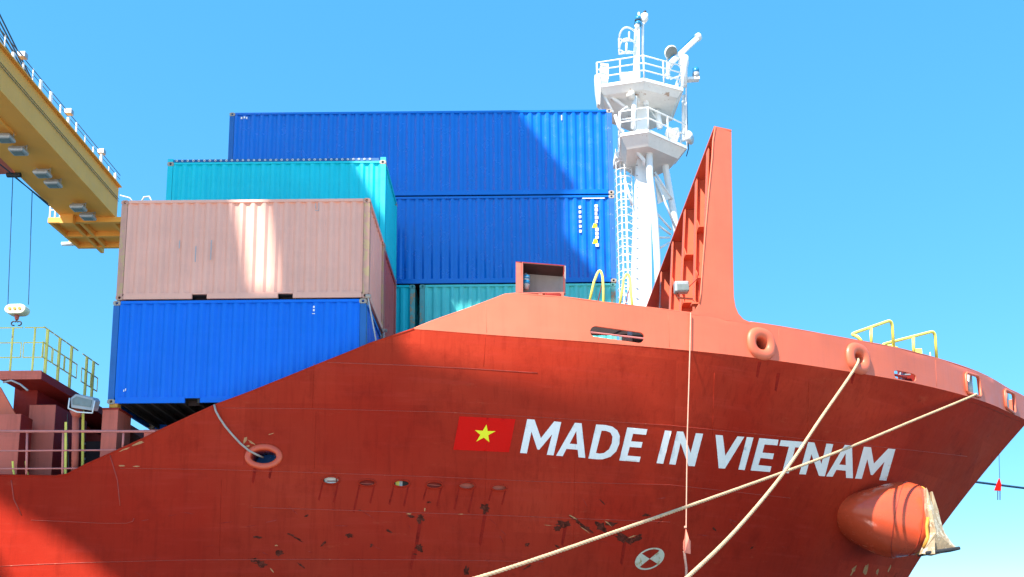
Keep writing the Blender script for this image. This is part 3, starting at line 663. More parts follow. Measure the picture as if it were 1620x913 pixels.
# trunk (lower box column)
def quad_col(name, mat, L0, R0, L1, R1, dep0, dep1, dy=0):
    a, c, d_, e = m_(*L0, dy), m_(*R0, dy), m_(*L1, dy), m_(*R1, dy)
    o = MB().add([a, c, c+Vector((0,dep0,0)), a+Vector((0,dep0,0)), d_, e, e+Vector((0,dep1,0)), d_+Vector((0,dep1,0))], [(0,1,2,3),(4,7,6,5),(0,4,5,1),(1,5,6,2),(2,6,7,3),(3,7,4,0)]).build(name, mat, mast)
    return bevel(o, .03, 2)
quad_col('trunk', 'white', (999,500),(1032,500),(1009,225),(1029,225), 1.0, .7)
quad_col('trunk', 'white', (1006,205),(1027,205),(1008,160),(1022,160), .6, .5)
quad_col('trunk', 'white', (1002,118),(1012,118),(1004,45),(1010,45), .3, .2)
tp('leg', 'white', mz3(690,545,-.4), mz4(700,120,-.35), mz4(752,560,-.3), mz4(775,940,-.3), mz4(800,1500,-.3), r=.15, n=12)
tp('leg', 'white', mz3(850,700,.6), mz4(865,60,.6), mz4(955,560,.7), mz4(1010,900,.8), r=.15, n=12)
tp('leg', 'white', mz3(775,300,.3), mz3(805,470,.3), r=.13, n=12)
tp('leg', 'white', mz3(655,120,-.2), mz3(662,230,-.2), r=.13)
tp('leg', 'white', mz3(1050,140,.2), mz3(1050,600,.2), r=.10)
for a_ in (((750,80),(930,360)),((770,180),(960,640)),((770,500),(920,670)),((780,620),(915,720)),((790,750),(900,750)),((800,860),(900,800))):
    tp('brace', 'white', mz4(*a_[0],.1), mz4(*a_[1],.5), r=.05)
MB().add([mz4(745,120,.2),mz4(915,350,.5),mz4(780,410,.3)], [(0,1,2)]).build('gusset', 'dirtywhite', mast).modifiers.new('plate', 'SOLIDIFY').thickness = .04
def platform(cx, cy, xl, xr, yfront, yl, yr, th, drop, under, dyf, dyb, Yfar):
    """many-sided platform: deck polygon, edge strip, tapering underside"""
    top = [m_(*p[:2], p[2]) for p in cx]; zt = sum(p.z for p in top)/len(top)
    return top
def plat(pts, zref, th, taper, drop, cxy):
    top = [Vector((p.x, p.y, zref.z)) for p in pts]; n = len(top)
    P = MB().prism([(p.x, p.y, p.z-th) for p in top], (0,0,th)).build('platform', 'white', mast); 
    c = Vector((*cxy, 0)); lo = [Vector((c.x+(p.x-c.x)*taper, c.y+(p.y-c.y)*taper, zref.z-drop)) for p in top]; up = [Vector((c.x+(p.x-c.x)*.97, c.y+(p.y-c.y)*.97, zref.z-th-.002)) for p in top]
    MB().rings([up, lo]).build('platform_underside', 'dirtywhite', P)
    return P, top
# plan outlines come from where the photographed rim lies at deck height
z1 = m_(1019, 123, -1.3).z
def mzZ(px, py, z): return atZ(px, py, z)
f1 = mzZ(1019,123,z1); l1 = mzZ(945,134,z1); r1 = mzZ(1081,139,z1)
p1 = [l1, f1, r1, Vector((r1.x-.1, r1.y+2.2, 0)), Vector((f1.x+.2, r1.y+3.2, 0)), Vector((l1.x+.3, l1.y+2.2, 0))]
P1, top1 = plat(p1, Vector((0,0,z1)), .14, .86, .40, (f1.x+.05, f1.y+1.6))
z2_ = m_(1028, 205, -1.3).z
f2 = mzZ(1026,204,z2_); l2 = mzZ(981,211,z2_); r2 = mzZ(1087,231,z2_)
p2 = [l2, f2, r2, Vector((r2.x-.3, r2.y+1.2, 0)), Vector((f2.x+.2, r2.y+2.6, 0)), Vector((l2.x+.2, l2.y+2.2, 0))]
P2, top2 = plat(p2, Vector((0,0,z2_)), .14, .76, .58, (f2.x+.1, f2.y+1.5))
def rails(P, top, hs_, r=.032, posts=True):
    n = len(top)
    for h in hs_: MB().tube([p+Vector((0,0,h)) for p in top], r, 6, closed=True).build('railing', 'white', P, smooth=True)
    for i in range(n):
        a, c = top[i], top[(i+1) % n]
        for t in (0, .5): p = a.lerp(c, t); MB().tube([p, p+Vector((0,0,hs_[-1]))], r*1.1, 6).build('rail_post', 'white', P, smooth=True)
rails(P1, top1, (.35, .7, 1.05)); rails(P2, top2, (.5, 1.0))
# left wing details of the upper platform
o = MB().prism([mz2(195,650,-.8), mz2(278,655,-.8), mz2(278,805,-.8), mz2(180,830,-.8)], (0,.35,0)).build('junction_box', 'white', P1)
MB().prism([mz2(135,770,-.9), mz2(185,750,-.9), mz2(195,880,-.9), mz3(190,230,-.9), mz3(165,220,-.9), mz3(145,90,-.9)], (0,.3,0)).build('wing_bracket', 'dirtywhite', P1)
tp('strut', 'white', mz3(215,110,-.6), mz3(315,300,-.4), r=.06); tp('strut', 'white', mz3(250,115,-.6), mz3(500,285,-.2), r=.07); tp('strut', 'white', mz3(260,112,-.7), mz3(640,125,-.5), r=.06)
tp('strut', 'white', mz3(180,240,-.6), mz3(210,300,-.6), mz3(330,300,-.5), r=.04)
MB().prism([mz2(408,740,-.4), mz2(600,735,-.4), mz2(600,790,-.4), mz2(408,795,-.4)], (0,.6,0)).build('equipment_box', 'dirtywhite', P1)
# topmast, caged ladder and lamps
tp('topmast', 'white', mz2(590,800), mz2(587,130), r=.045); tp('topmast', 'white', mz2(625,600,.2), mz2(628,260,.2), mz2(640,230,.2), r=.06)
MB().tube([mz2(640,240,.2), mz2(645,200,.2), mz2(645,155,.2)], .1, 10, rs=[.06,.17,.17]).build('lamp_cup', 'dirtywhite', mast, smooth=True)
MB().tube([mz2(648,155,.2), mz2(650,118,.2)], .07, 10).build('signal_lamp', 'black', mast, smooth=True)
MB().tube([mz2(572,300), mz2(572,262)], .13, 12, rs=[.08,.13]).build('lamp_base', 'dirtywhite', mast, smooth=True)
for y0, y1 in ((262,232),(215,180)):
    MB().tube([mz2(580,y0), mz2(580,y1)], .15, 14).build('signal_lamp', 'lampblue', mast, smooth=True)
MB().box(mz2(545,228).x, mz2(610,228).x, YM-.12, YM+.2, mz2(575,222).z-.02, mz2(575,222).z+.02).build('lamp_shelf', 'black', mast)
def hoop(cx, cy, rx, dep, par, r=.03, full=False):
    P = []
    for i in range(13):
        a = math.pi*(i/12) if not full else 2*math.pi*i/13
        P.append(Vector((cx, cy, 0))+Vector((-rx*math.cos(a), -dep*math.sin(a), 0)))
    return P
# top cage loops on the left of the topmast
for yc, h in ((320,80),(435,80)):
    a = mz2(545, yc, -.1); b_ = mz2(385, yc+70, -.1); R = (a.x-b_.x)
    pts = [a]+[Vector((a.x-R*math.sin(t*math.pi/2*1.0)-.0, a.y-.35*math.sin(math.pi*t), a.z-.0-(a.z-b_.z)*(1-math.cos(t*math.pi/2)))) for t in [i/8 for i in range(1, 9)]]
    tp('cage_hoop', 'white', *pts, r=.04)
    c = mz2(545, yc+105, .1); pts2 = [b_+Vector((0,0,0)), b_.lerp(c, .3)+Vector((0,0,-.12)), b_.lerp(c, .6)+Vector((0,0,-.02)), c]
    tp('cage_hoop', 'white', *pts2, r=.04)
tp('cage_bar', 'white', mz2(384,385,-.1), mz2(384,560,-.1), r=.035); tp('cage_bar', 'white', mz2(488,330,-.35), mz2(488,420,-.35), r=.04); tp('cage_bar', 'white', mz2(460,440,-.35), mz2(460,540,-.35), r=.05)
tp('cage_bar', 'white', mz2(384,555,-.1), mz2(440,545,-.1), mz2(540,545,-.05), r=.035)
# radar scanner: pedestal, gearbox, bar antenna
rd = MB().tube([mz2(1050,880,-.4), mz2(1050,700,-.4), mz2(1045,655,-.4), mz2(1045,590,-.4)], .2, 14, rs=[.14,.16,.24,.22]).build('radar_pedestal', 'white', mast, smooth=True)
a, c = mz2(905,655,-.7), mz2(1200,380,-.2); dd = (c-a).normalized()
ob = MB().bar(a, c+dd*.0, .16, .24).build('radar_bar', 'white', rd); bevel(ob, .05, 3)
MB().bar(a+Vector((-.07,-.06,.08)), c+Vector((-.07,-.06,.08)), .05, .10).build('radar_face', 'lampblue', rd)
MB().tube([c-dd*.1+Vector((-.03,0,0)), c+dd*.04], .17, 16).build('radar_cap', 'white', rd, smooth=True)
tp('strut', 'white', mz2(840,800,-.3), mz2(1060,490,-.3), r=.04); tp('strut', 'white', mz2(885,800,-.5), mz2(890,600,-.5), r=.09)
tp('strut', 'white', mz2(910,810,-.5), mz2(1030,770,-.4), r=.04)
sp = MB().tube([mz2(885,530,-.5), mz2(905,535,-.62), mz2(918,540,-.7)], .3, 18, rs=[.12,.27,.30]).build('searchlight', 'white', mast, smooth=True)
MB().tube([mz2(918,540,-.7), mz2(922,542,-.74)], .26, 18).build('lamp_glass', 'lens', sp)
tp('lamp_stand', 'white', mz2(892,610,-.5), mz2(900,575,-.5), r=.06)
# stern-facing lamp on its shelf, right side
MB().bar(mz2(1060,820,.0), mz2(1205,812,.0), .25, .12).build('lamp_shelf', 'white', mast)
MB().tube([mz2(1172,800), mz2(1172,755)], .16, 14).build('signal_lamp', 'galv', mast, smooth=True); MB().tube([mz2(1172,752), mz2(1172,705)], .14, 14).build('signal_lamp', 'lampblue', mast, smooth=True)
tp('cable', 'black', mz2(1075,850,.1), mz3(1080,200,.1), mz3(1085,500,.1), mz3(1098,680,.1), mz3(1075,760,.1), r=.02, n=6)
tp('cable', 'white', mz2(1070,720), mz3(1075,520), r=.035)
# between the platforms: lamp, whip brackets, horn
MB().tube([mz3(520,110,-.9), mz3(500,150,-1.0)], .2, 14, rs=[.12,.2]).build('searchlight', 'dirtywhite', mast, smooth=True)
tp('lamp_stand', 'white', mz3(545,150,-.8), mz3(528,470,-.8), r=.11); tp('lamp_stand', 'dirtywhite', mz3(560,160,-.7), mz3(590,220,-.6), r=.09)
tp('cage_hoop', 'white', mz3(470,250,-.9), mz3(410,290,-1), mz3(390,350,-1), mz3(400,440,-.9), r=.035); tp('strut', 'white', mz3(400,385,-.9), mz3(560,365,-.8), r=.03)
tp('strut', 'white', mz3(345,340,-.9), mz3(385,470,-.9), mz3(430,510,-.8), r=.07)
MB().tube([mz3(1045,590,-.3), mz3(1085,580,-.4), mz3(1110,570,-.5)], .2, 14, rs=[.06,.12,.3]).build('horn', 'white', mast, smooth=True)
MB().prism([mz3(870,480,-.2), mz3(1000,465,-.2), mz3(1000,560,-.2), mz3(880,500,-.2)], (0,.4,0)).build('equipment_box', 'dirtywhite', P2)
tp('strut', 'white', mz3(440,570,-.6), mz3(640,800,-.4), mz4(640,10,-.3), r=.08); tp('brace', 'white', mz4(440,160,.1), mz4(520,420,.1), r=.06)
tp('strut', 'white', mz3(700,280,.3), mz3(800,420,.3), r=.04)
for i in range(7):
    r1_, r2__ = rs.uniform(0, 1), rs.uniform(0, 1)
# ladder with safety cage
lx0, lx1 = m_(982.5,300,.9).x, m_(990,300,.9).x
zt, zb2 = m_(986,240,.9).z, m_(986,500,.9).z
ld = MB().tube([(lx0,YM+.9,zb2),(lx0,YM+.9,zt)], .04, 6).tube([(lx1,YM+.9,zb2),(lx1,YM+.9,zt)], .04, 6).build('ladder', 'white', mast)
n = 26
for i in range(n):
    z = zb2+(zt-zb2)*i/(n-1); MB().tube([(lx0,YM+.9,z),(lx1,YM+.9,z)], .018, 5).build('rung', 'white', ld)
xl, xr = m_(974,330,.9).x, m_(1001,330,.9).x; cxm = (xl+xr)/2; rx = (xr-xl)/2
nh = 21
for i in range(nh):
    z = zb2+(zt-zb2)*(i+.2)/nh; P = []
    for k in range(15):
        a = math.pi*2*k/15; P.append((cxm-rx*math.cos(a), YM+.85-.38*math.sin(a), z))
    MB().tube(P, .020, 6, closed=True).build('cage_hoop', 'white', ld, smooth=True)
for a in (.15, .5, .85):
    x = cxm-rx*math.cos(math.pi*a); y = YM+.85-.38*math.sin(math.pi*a); MB().tube([(x,y,zb2),(x,y,zt)], .016, 5).build('cage_bar', 'white', ld)
MB().prism([m_(973,240,.5), m_(1002,240,.5), m_(1002,250,.5), m_(973,250,.5)], (0,.9,0)).build('cage_collar', 'white', ld)
for i in range(14):        # foot rungs / cleats down the trunk edge
    p = m_(1007, 262+i*16, -.03); MB().box(p.x-.05, p.x+.05, p.y-.05, p.y, p.z-.012, p.z+.012).build('cleat', 'galv', mast)

# ------------------------------------------------------------------ lashing bridge, rails, floodlight at the left
lash = empty('lashing_bridge', (0,0,0), parent=ship); lash.location = -Vector(ship.location)
Y0 = 20.7
def l_(px, py, dy=0.): return atY(px, py, Y0+dy)
a = l_(2,588); c = l_(65.5,600)
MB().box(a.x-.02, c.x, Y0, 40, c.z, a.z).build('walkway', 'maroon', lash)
MB().box(a.x-.025, c.x+.005, Y0-.03, Y0-.002, c.z-.005, a.z+.01).build('walkway_lit_face', 'rose', lash)  # sunlit front put in as a paler rose sheet
def col(px0, px1, py0, py1, dep, mf, ms, dy=0.):
    p = l_(px0, py0, dy); q_ = l_(px1, py1, dy)
    MB().box(p.x, q_.x, p.y, p.y+dep, q_.z, p.z).build('column', ms, lash); MB().box(p.x+.003, q_.x-.003, p.y-.02, p.y-.001, q_.z, p.z-.003).build('column_lit_face', mf, lash)  # light put into colour: chosen front sheet for sunlit face, darker body for shade
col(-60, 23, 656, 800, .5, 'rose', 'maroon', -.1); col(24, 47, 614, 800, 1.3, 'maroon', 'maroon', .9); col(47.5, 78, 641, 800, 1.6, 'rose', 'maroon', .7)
MB().prism([l_(0,612,.3), l_(24,655,.3), l_(24,658,.3), l_(-60,658,.3), l_(-60,612,.3)], (0,.05,0)).build('gusset', 'bulwark', lash)
MB().box(l_(60,640,3).x, l_(100,640,3).x, 24, 24.4, l_(80,760,3).z, l_(80,640,3).z).build('column', 'maroon', lash)
MB().prism([l_(98,664,4), l_(125,666,4), l_(160,690,4), l_(162,760,4), l_(98,760,4)], (0,3,0)).build('coaming', 'maroon', lash)
MB().box(l_(100,720,2.4).x, l_(162,720,2.4).x, 23.0, 23.5, l_(120,760,2.4).z, l_(120,700,2.4).z).build('coaming', 'darkin', lash)
for i in range(3):
    MB().tube([l_(105,702+i*12,2.2), l_(135,702+i*12,2.2)], .03, 6).build('pipe', 'galv', lash)
MB().tube([l_(5,605,-.05), l_(18,602,-.05), l_(32,608,-.05), l_(44,618,-.05)], .025, 6).build('conduit', 'galv', lash, smooth=True)
# pedestal under the blue container
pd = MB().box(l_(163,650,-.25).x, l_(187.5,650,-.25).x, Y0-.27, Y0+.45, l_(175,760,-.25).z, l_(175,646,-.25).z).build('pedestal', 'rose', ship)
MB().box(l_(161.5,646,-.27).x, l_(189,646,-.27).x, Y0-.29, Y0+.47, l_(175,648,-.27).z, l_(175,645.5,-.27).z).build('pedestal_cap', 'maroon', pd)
MB().box(l_(174,640,-.2).x, l_(187,640,-.2).x, Y0-.24, Y0-.05, l_(175,645.5,-.2).z, l_(175,637.5,-.2).z).build('twist_lock', 'anchyel', pd)
# yellow guard rail on the walkway
zf = a.z; xr_ = c.x-.03; xl_ = a.x+.03
ry = []
def wrail(pts, hh):
    for h in hh: MB().tube([Vector(p)+Vector((0,0,h)) for p in pts], .016, 6).build('rail', 'railyel', lash)
zt_ = l_(65,517).z-zf
xm = l_(35,530).x
sect = [((xl_-2, Y0+.05), (xm-.03, Y0+.05)), ((xm+.03, Y0+.05), (xr_, Y0+.05))]
for s0, s1 in sect:
    for h in (.33*zt_, .66*zt_, zt_): MB().tube([(*s0, zf+h), (*s1, zf+h)], .015, 6).build('rail', 'railyel', lash)
    for s_ in (s0, s1): MB().tube([(*s_, zf+.33*zt_), (*s_, zf+.66*zt_)], .013, 6).build('rail_bar', 'railyel', lash)
for px in (16, 51): MB().tube([(l_(px,560).x, Y0+.05, zf), (l_(px,560).x, Y0+.05, zf+zt_)], .026, 8).build('rail_post', 'railyel', lash)
for pa_, pm_, pz_ in ((66.5,73,82),(84,93.5,102),(103.5,113,123),(131,138,146),(147.5,149,157)):
    y0_, ym, y1_ = (atX(q_, 560, xr_).y for q_ in (pa_, pm_, pz_))
    for h in (.33*zt_, .66*zt_, zt_): MB().tube([(xr_, y0_, zf+h), (xr_, y1_, zf+h)], .018, 6).build('rail', 'railyel', lash)
    for yy in (y0_, y1_): MB().tube([(xr_, yy, zf+.33*zt_), (xr_, yy, zf+.66*zt_)], .014, 6).build('rail_bar', 'railyel', lash)
    MB().tube([(xr_, ym, zf), (xr_, ym, zf+zt_)], .04, 8).build('rail_post', 'railyel', lash)
# pink edge rail along the deck
er = empty('deck_railing', (0,0,0), parent=ship); er.location = -Vector(ship.location)
for (p, q_, r) in (((-40,682.5),(246,682.5),.032),((-40,714),(186,712),.02),((-40,742),(128,741),.018)):
    MB().tube([atY(*p, 20.03), atY(*q_, 20.03)], r, 8).build('rail', 'railpink', er, smooth=True)
for px, y0_, y1_ in ((100,683,752),(43,683,753),(195.5,683,707)): MB().tube([atY(px-1.5, y1_+4, 20.05), atY(px, y0_, 20.05)], .026, 8).build('rail_post', 'railpink', er, smooth=True)
MB().box(atY(228,690,20.05).x, atY(250,690,20.05).x, 20.04, 20.3, atY(240,694,20.05).z, atY(240,680,20.05).z).build('rail_foot', 'rose', er)
for px, y0_ in ((104.5,668),(131.5,650)): MB().bar(atY(px, y0_, 20.6), atY(px-1, 756, 20.6), .055, .03).build('yellow_stanchion', 'railyel2', er)
for px in (21, 42): MB().tube([atY(px-1, 730, 20.3), atY(px, 745, 20.3), atY(px+2.5, 756, 20.3)], .025, 6).build('yellow_stanchion', 'railyel2', er)
# floodlight on its post
fp = MB().tube([atY(118, 760, 20.35), atY(120, 652, 20.35)], .075, 14).build('lamp_post', 'rose', ship, smooth=True)
MB().tube([atY(120.5, 660, 20.35), atY(121, 650, 20.35)], .1, 14, rs=[.08,.15]).build('post_head', 'rose', fp, smooth=True)
fl = MB().prism([atY(111,630,20.05), atY(119,623,20.05), atY(146,629,20.05), atY(149,634,20.05), atY(145,650,20.05), atY(112,645,20.05)], (0.02,.28,.06)).build('floodlight', 'galv', fp); bevel(fl, .02)
MB().prism([atY(114.5,631,20.03), atY(121,627,20.03), atY(145,633,20.03), atY(143,644,20.03), atY(115,640,20.03)], (0,.03,0)).build('lamp_glass', 'lens', fl)
MB().tube([atY(110,630,20.0), atY(108,646,20.0), atY(122,652,20.0), atY(146,653.5,20.0), atY(150,634,20.0)], .018, 6).build('lamp_bracket', 'white', fl, smooth=True)
MB().tube([atY(107,655,20.4), atY(107,690,20.4), atY(109,740,20.4)], .012, 5).build('cable', 'black', fp)
# small hull items: grey line from deck edge into the side chock
g = [hull_pt(x, y, .03+.09*math.sin(math.pi*i/7)) for i, (x, y) in enumerate([(339.5,641),(343,652),(350,664),(359,677),(370,690),(382,703),(395,714),(407,720)])]
g.append(hull_pt(413, 721, -.2))
tag(MB().tube(g, .024, 8).build('grey_line', 'greyrope', smooth=True), 'thin grey rope running from the deck edge under the blue container into the side chock', 'rope')

# ------------------------------------------------------------------ shipping containers
W20, W40, WID = 6.058, 12.19, 2.438
def corr(Lx, z0, z1, yout, sgn, pitch=.278, x0=.16, nz=5, seed=0):
    """corrugated sheet along x between z0 and z1; sgn=+1 recesses towards +y"""
    n = max(1, round((Lx-2*x0)/pitch)); p = (Lx-2*x0)/n; xs = []
    for i in range(n):
        b0 = x0+i*p; xs += [(b0, 0), (b0+p*.26, 0), (b0+p*.50, 1), (b0+p*.76, 1)]
    xs.append((Lx-x0, 0)); m = MB(); V = []
    for j in range(nz+1):
        z = z0+(z1-z0)*j/nz
        for k, (x, d) in enumerate(xs):
            dn = noise.noise(Vector((x*.9+seed*7.3, z*1.1, seed*3.1)))*.008+noise.noise(Vector((x*3+seed, z*3, 4.4)))*.003
            V.append((x, yout+sgn*(d*.043+(dn if 0 < j < nz else 0)), z))
    nx = len(xs); F = [(j*nx+i, j*nx+i+1, (j+1)*nx+i+1, (j+1)*nx+i) for j in range(nz) for i in range(nx-1)]
    return m.add(V, F)
def casting_mesh():
    m = MB(); s = .178; w_ = .162; h = .118
    # outer shell with an oval hole in front face
    k = 12; hole = [(s*.5+.035*math.cos(2*math.pi*i/k), h*.5+.036*math.sin(2*math.pi*i/k)) for i in range(k)]
    out = []
    for i in range(k):
        a = 2*math.pi*i/k; cx_, sz = math.cos(a), math.sin(a); t = max(abs(cx_), abs(sz)); out.append((s*.5+cx_/t*s*.5, h*.5+sz/t*h*.5))
    V = [(x, 0, z) for x, z in out]+[(x, 0, z) for x, z in hole]+[(x, .05, z) for x, z in hole]
    F = [(i, (i+1) % k, k+(i+1) % k, k+i) for i in range(k)]+[(k+i, k+(i+1) % k, 2*k+(i+1) % k, 2*k+i) for i in range(k)]
    m.add(V, F); m.add([(x, .0, z) for x, z in out]+[(x, w_, z) for x, z in out], [(i, k+i, k+(i+1) % k, (i+1) % k) for i in range(k)]+[tuple(range(k, 2*k))])
    return m
_cast = {}
def container(loc, Lx, h, mat, post, label, group='stacked shipping containers', rail=None, pockets=False, opentop=False, seed=1, beams=False, cast='casting', extra=None):
    root = empty('shipping_container', loc, label, 'container', group); lx = Lx; rail = rail or mat
    o0 = Vector(loc)
    def put(mb, nm, mt, par=root, bev=None, sm=False):
        me = mb.data(nm, M[mt], sm); o = bpy.data.objects.new(nm, me); COL.objects.link(o); o.parent = par
        if bev: bevel(o, bev, 2)
        return o
    pw = .155; br = .16; tr = .075
    put(corr(Lx, br, h-tr+.002, .014, 1, seed=seed), 'side_panel', mat); put(corr(Lx, br, h-tr+.002, WID-.014, -1, seed=seed+5), 'side_panel', mat)
    # end panels: same sheet turned round the corner
    for x, sg in ((Lx-.03, -1), (.03, 1)):
        m = corr(WID, br, h-tr, 0, 1, .25, .12, 4, seed+9); V = [(x+sg*y, xx, z) for xx, y, z in m.v]; put(MB().add(V, m.f), 'end_panel', mat)
    roof = MB()
    if opentop: pass
    put(MB().box(.05, Lx-.05, .03, WID-.03, h-.05, h-.03), 'roof', 'tarp' if opentop else mat)
    for y0_, y1_ in ((0, .06), (WID-.06, WID)):
        put(MB().box(.178, Lx-.178, y0_, y1_, h-tr, h-.008), 'top_rail', rail)
    for x in (0, Lx-.06): put(MB().box(x, x+.06, .162, WID-.162, h-tr-.03, h-.01), 'top_rail', rail)
    for y0_, y1_ in ((0, .05), (WID-.05, WID)):
        segs = [(.178, Lx-.178)]
        if pockets: a_, b_, c_, d_ = Lx*.5-1.03-.18, Lx*.5-1.03+.18, Lx*.5+1.03-.18, Lx*.5+1.03+.18; segs = [(.178, a_), (b_, c_), (d_, Lx-.178)]
        for s0, s1 in segs: put(MB().box(s0, s1, y0_, y1_, .018, br-.03).box(s0, s1, y0_+(.012 if y0_ == 0 else 0), y1_-(0 if y0_ == 0 else .012), br-.03, br+.01), 'bottom_rail', rail)
        if pockets and y0_ == 0:
            for s0, s1 in ((a_, b_), (c_, d_)):
                put(MB().box(s0, s1, .25, .3, .018, br-.03), 'fork_pocket', 'darkin'); put(MB().box(s0, s1, y0_, y1_, br-.03, br+.01), 'pocket_lip', rail)
    for x in (0, Lx-.06): put(MB().box(x, x+.06, .162, WID-.162, .02, br), 'bottom_rail', rail)
    for x in (0, Lx-pw):
        for y in (0, WID-pw): put(MB().box(x+.003, x+pw-.003, y+.003, y+pw-.003, .118, h-.118), 'corner_post', post, bev=.008)
    key = cast
    if key not in _cast: _cast[key] = casting_mesh().data('corner_casting', M[cast])
    for i, x in enumerate((0, Lx-.178)):
        for y in (-.004, WID-.158):
            for z in (0, h-.118):
                o = bpy.data.objects.new('corner_casting', _cast[key]); COL.objects.link(o); o.parent = root; o.location = (x-.003 if i == 0 else x+.003, y, z)
    put(MB().box(.06, Lx-.06, .05, WID-.05, .13, .15), 'floor', 'under')
    if beams:
        n = int(Lx/.4)
        me = MB().box(0, .05, .05, WID-.05, .02, .13).data('cross_member', M['beam'])
        for i in range(n): o = bpy.data.objects.new('cross_member', me); COL.objects.link(o); o.parent = root; o.location = (.25+i*(Lx-.5)/n, 0, 0)
    if opentop:
        n = 36; me = MB().tube([(.024*math.cos(2*math.pi*k/10), 0, .024*math.sin(2*math.pi*k/10)) for k in range(10)], .008, 5, closed=True).data('eyelet', M['white'], True)
        put(MB().box(.19, Lx-.19, -.004, .03, h-.02, h+.062), 'tarp_hem', 'tarp')
        for i in range(n): o = bpy.data.objects.new('eyelet', me); COL.objects.link(o); o.parent = root; o.location = (.26+i*(Lx-.55)/n, -.012, h+.028)
        for x in (0, Lx-pw): put(MB().box(x+.004, x+pw-.004, .004, pw-.004, h, h+.09), 'corner_cap', post)
    if extra: extra(root, put)
    return root
X0, ZB, H = -9.50, 5.93, 2.551
def marks(lst, mt='lettering'):
    def f(root, put):
        for (x, z, w_, h_) in lst: put(MB().box(x, x+w_, .004, .0125, z, z+h_), 'faded_mark', mt)
    return f
r_ = random.Random(3)
container((X0-.02, 20.43, ZB), W20, H, 'blueA', 'bluepost', 'bright blue 20 foot container at the bottom left, directly under the salmon pink one', pockets=True, seed=1, beams=True, rail='blueA',
          extra=marks([(4.78,2.33,.04,.05),(4.78,2.25,.04,.05),(4.76,2.18,.07,.015),(.36,.30,.02,.05),(.40,.32,.02,.06)]))
container((X0+.03, 20.43, ZB+H+.02), W20, H, 'pink', 'pinkpost', 'faded salmon pink 20 foot container resting on the bright blue one at the left', pockets=True, seed=2, cast='pinkpost',
          extra=marks([(4.72,2.30,.012,.14),(4.80,2.24,.012,.2),(4.72,2.24,.09,.012),(2.22,1.0,.02,.5),(1.85,.95,.02,.4),(1.45,1.3,.02,.2)], 'galv'))
YR = 20.43+2.64
container((X0+.01, YR, ZB), W20, H, 'blueA', 'bluepost', 'container behind the bright blue one, only its dark underside showing', seed=3, beams=True)
container((X0+.01, YR, ZB+H+.02), W20, H, 'redbox', 'redbox', 'dull red 20 foot container behind the salmon pink one, only its end showing', seed=4)
container((X0+.0, YR+.03, ZB+2*H+.04), W20, H, 'teal', 'teal', 'turquoise container with a dark hem of white eyelets along its top', seed=5, opentop=True, cast='casting')
X4, Z4, H4 = -8.93, 17.206, 2.896
big1 = marks([(.36,H4-.22,.05,.07),(.45,H4-.20,.05,.07),(.53,H4-.22,.04,.07),(W40-1.62,H4-.36,.03,.17)])
def big2(root, put):
    for k in range(11):
        z = H4-.32-k*.13
        if r_.random() < .85: put(MB().box(W40-.62, W40-.62+r_.uniform(.07,.11), .004, .0125, z-.1, z), 'faded_mark', 'lettering')
    for k in range(6): put(MB().box(W40-1.12, W40-1.05, .004, .0125, H4-.45-k*.16, H4-.36-k*.16), 'faded_mark', 'lettering')
    for z in (H4-1.1, H4-1.62):
        put(MB().prism([(W40-.72,.003,z),(W40-.56,.003,z),(W40-.56,.003,z+.12),(W40-.66,.003,z+.16)], (0,.008,0)), 'warning_mark', 'flag_yellow')
    put(MB().box(W40-1.0, W40-.3, .003, .0125, H4-.12, H4-.095), 'faded_mark', 'lettering')
container((X4, 26.33, Z4-H4), W40, H4, 'blueB', 'bluepost', 'long deep blue 40 foot container at the very top of the stack', seed=6, rail='blueB', extra=big1)
container((X4, 26.33, Z4-2*H4-.025), W40, H4, 'blueB', 'bluepost', 'long deep blue container directly below the topmost, worn white marks at its right end', seed=7, rail='blueB', extra=big2)
zt2 = Z4-2*H4-.05-2.591
container((X4+12.19-W20-.03, 26.33, zt2), W20, 2.591, 'teal2', 'tealpost', 'sea green 20 foot container with rusty posts under the blue ones, behind the light box', seed=8, cast='tealpost')
container((X4-.1, 26.33, zt2), W20, 2.591, 'teal', 'tealpost', 'turquoise container low in the tall stack, only its rusty right post showing', seed=9, cast='tealpost')
# lashing rods at the end of the lower stack
def rod(a, c, label):
    r = empty('lashing_rod', tuple(c), label, 'lashing rod', 'lashing rods on the lower stack'); MB().tube([a, c], .02, 6).build('rod', 'galv', r); e = MB().tube([Vector(a)+Vector((-.05,0,0)), Vector(a)+Vector((.07,0,0))], .05, 10).build('hook', 'casting', r)
e0 = atY(582, 469, 20.4); rod(e0, atY(596, 545, 20.5), 'thin steel lashing rod hooked at the corner between the salmon pink and blue containers')
e1 = atY(608, 523, 22.6); rod(e1, atY(606, 545, 22.6), 'short steel lashing rod hooked at the rear corner beside the red container')
MB().box(atY(583,466,20.4).x, atY(587,466,20.4).x, 20.38, 20.5, e0.z-.06, e0.z+.06)

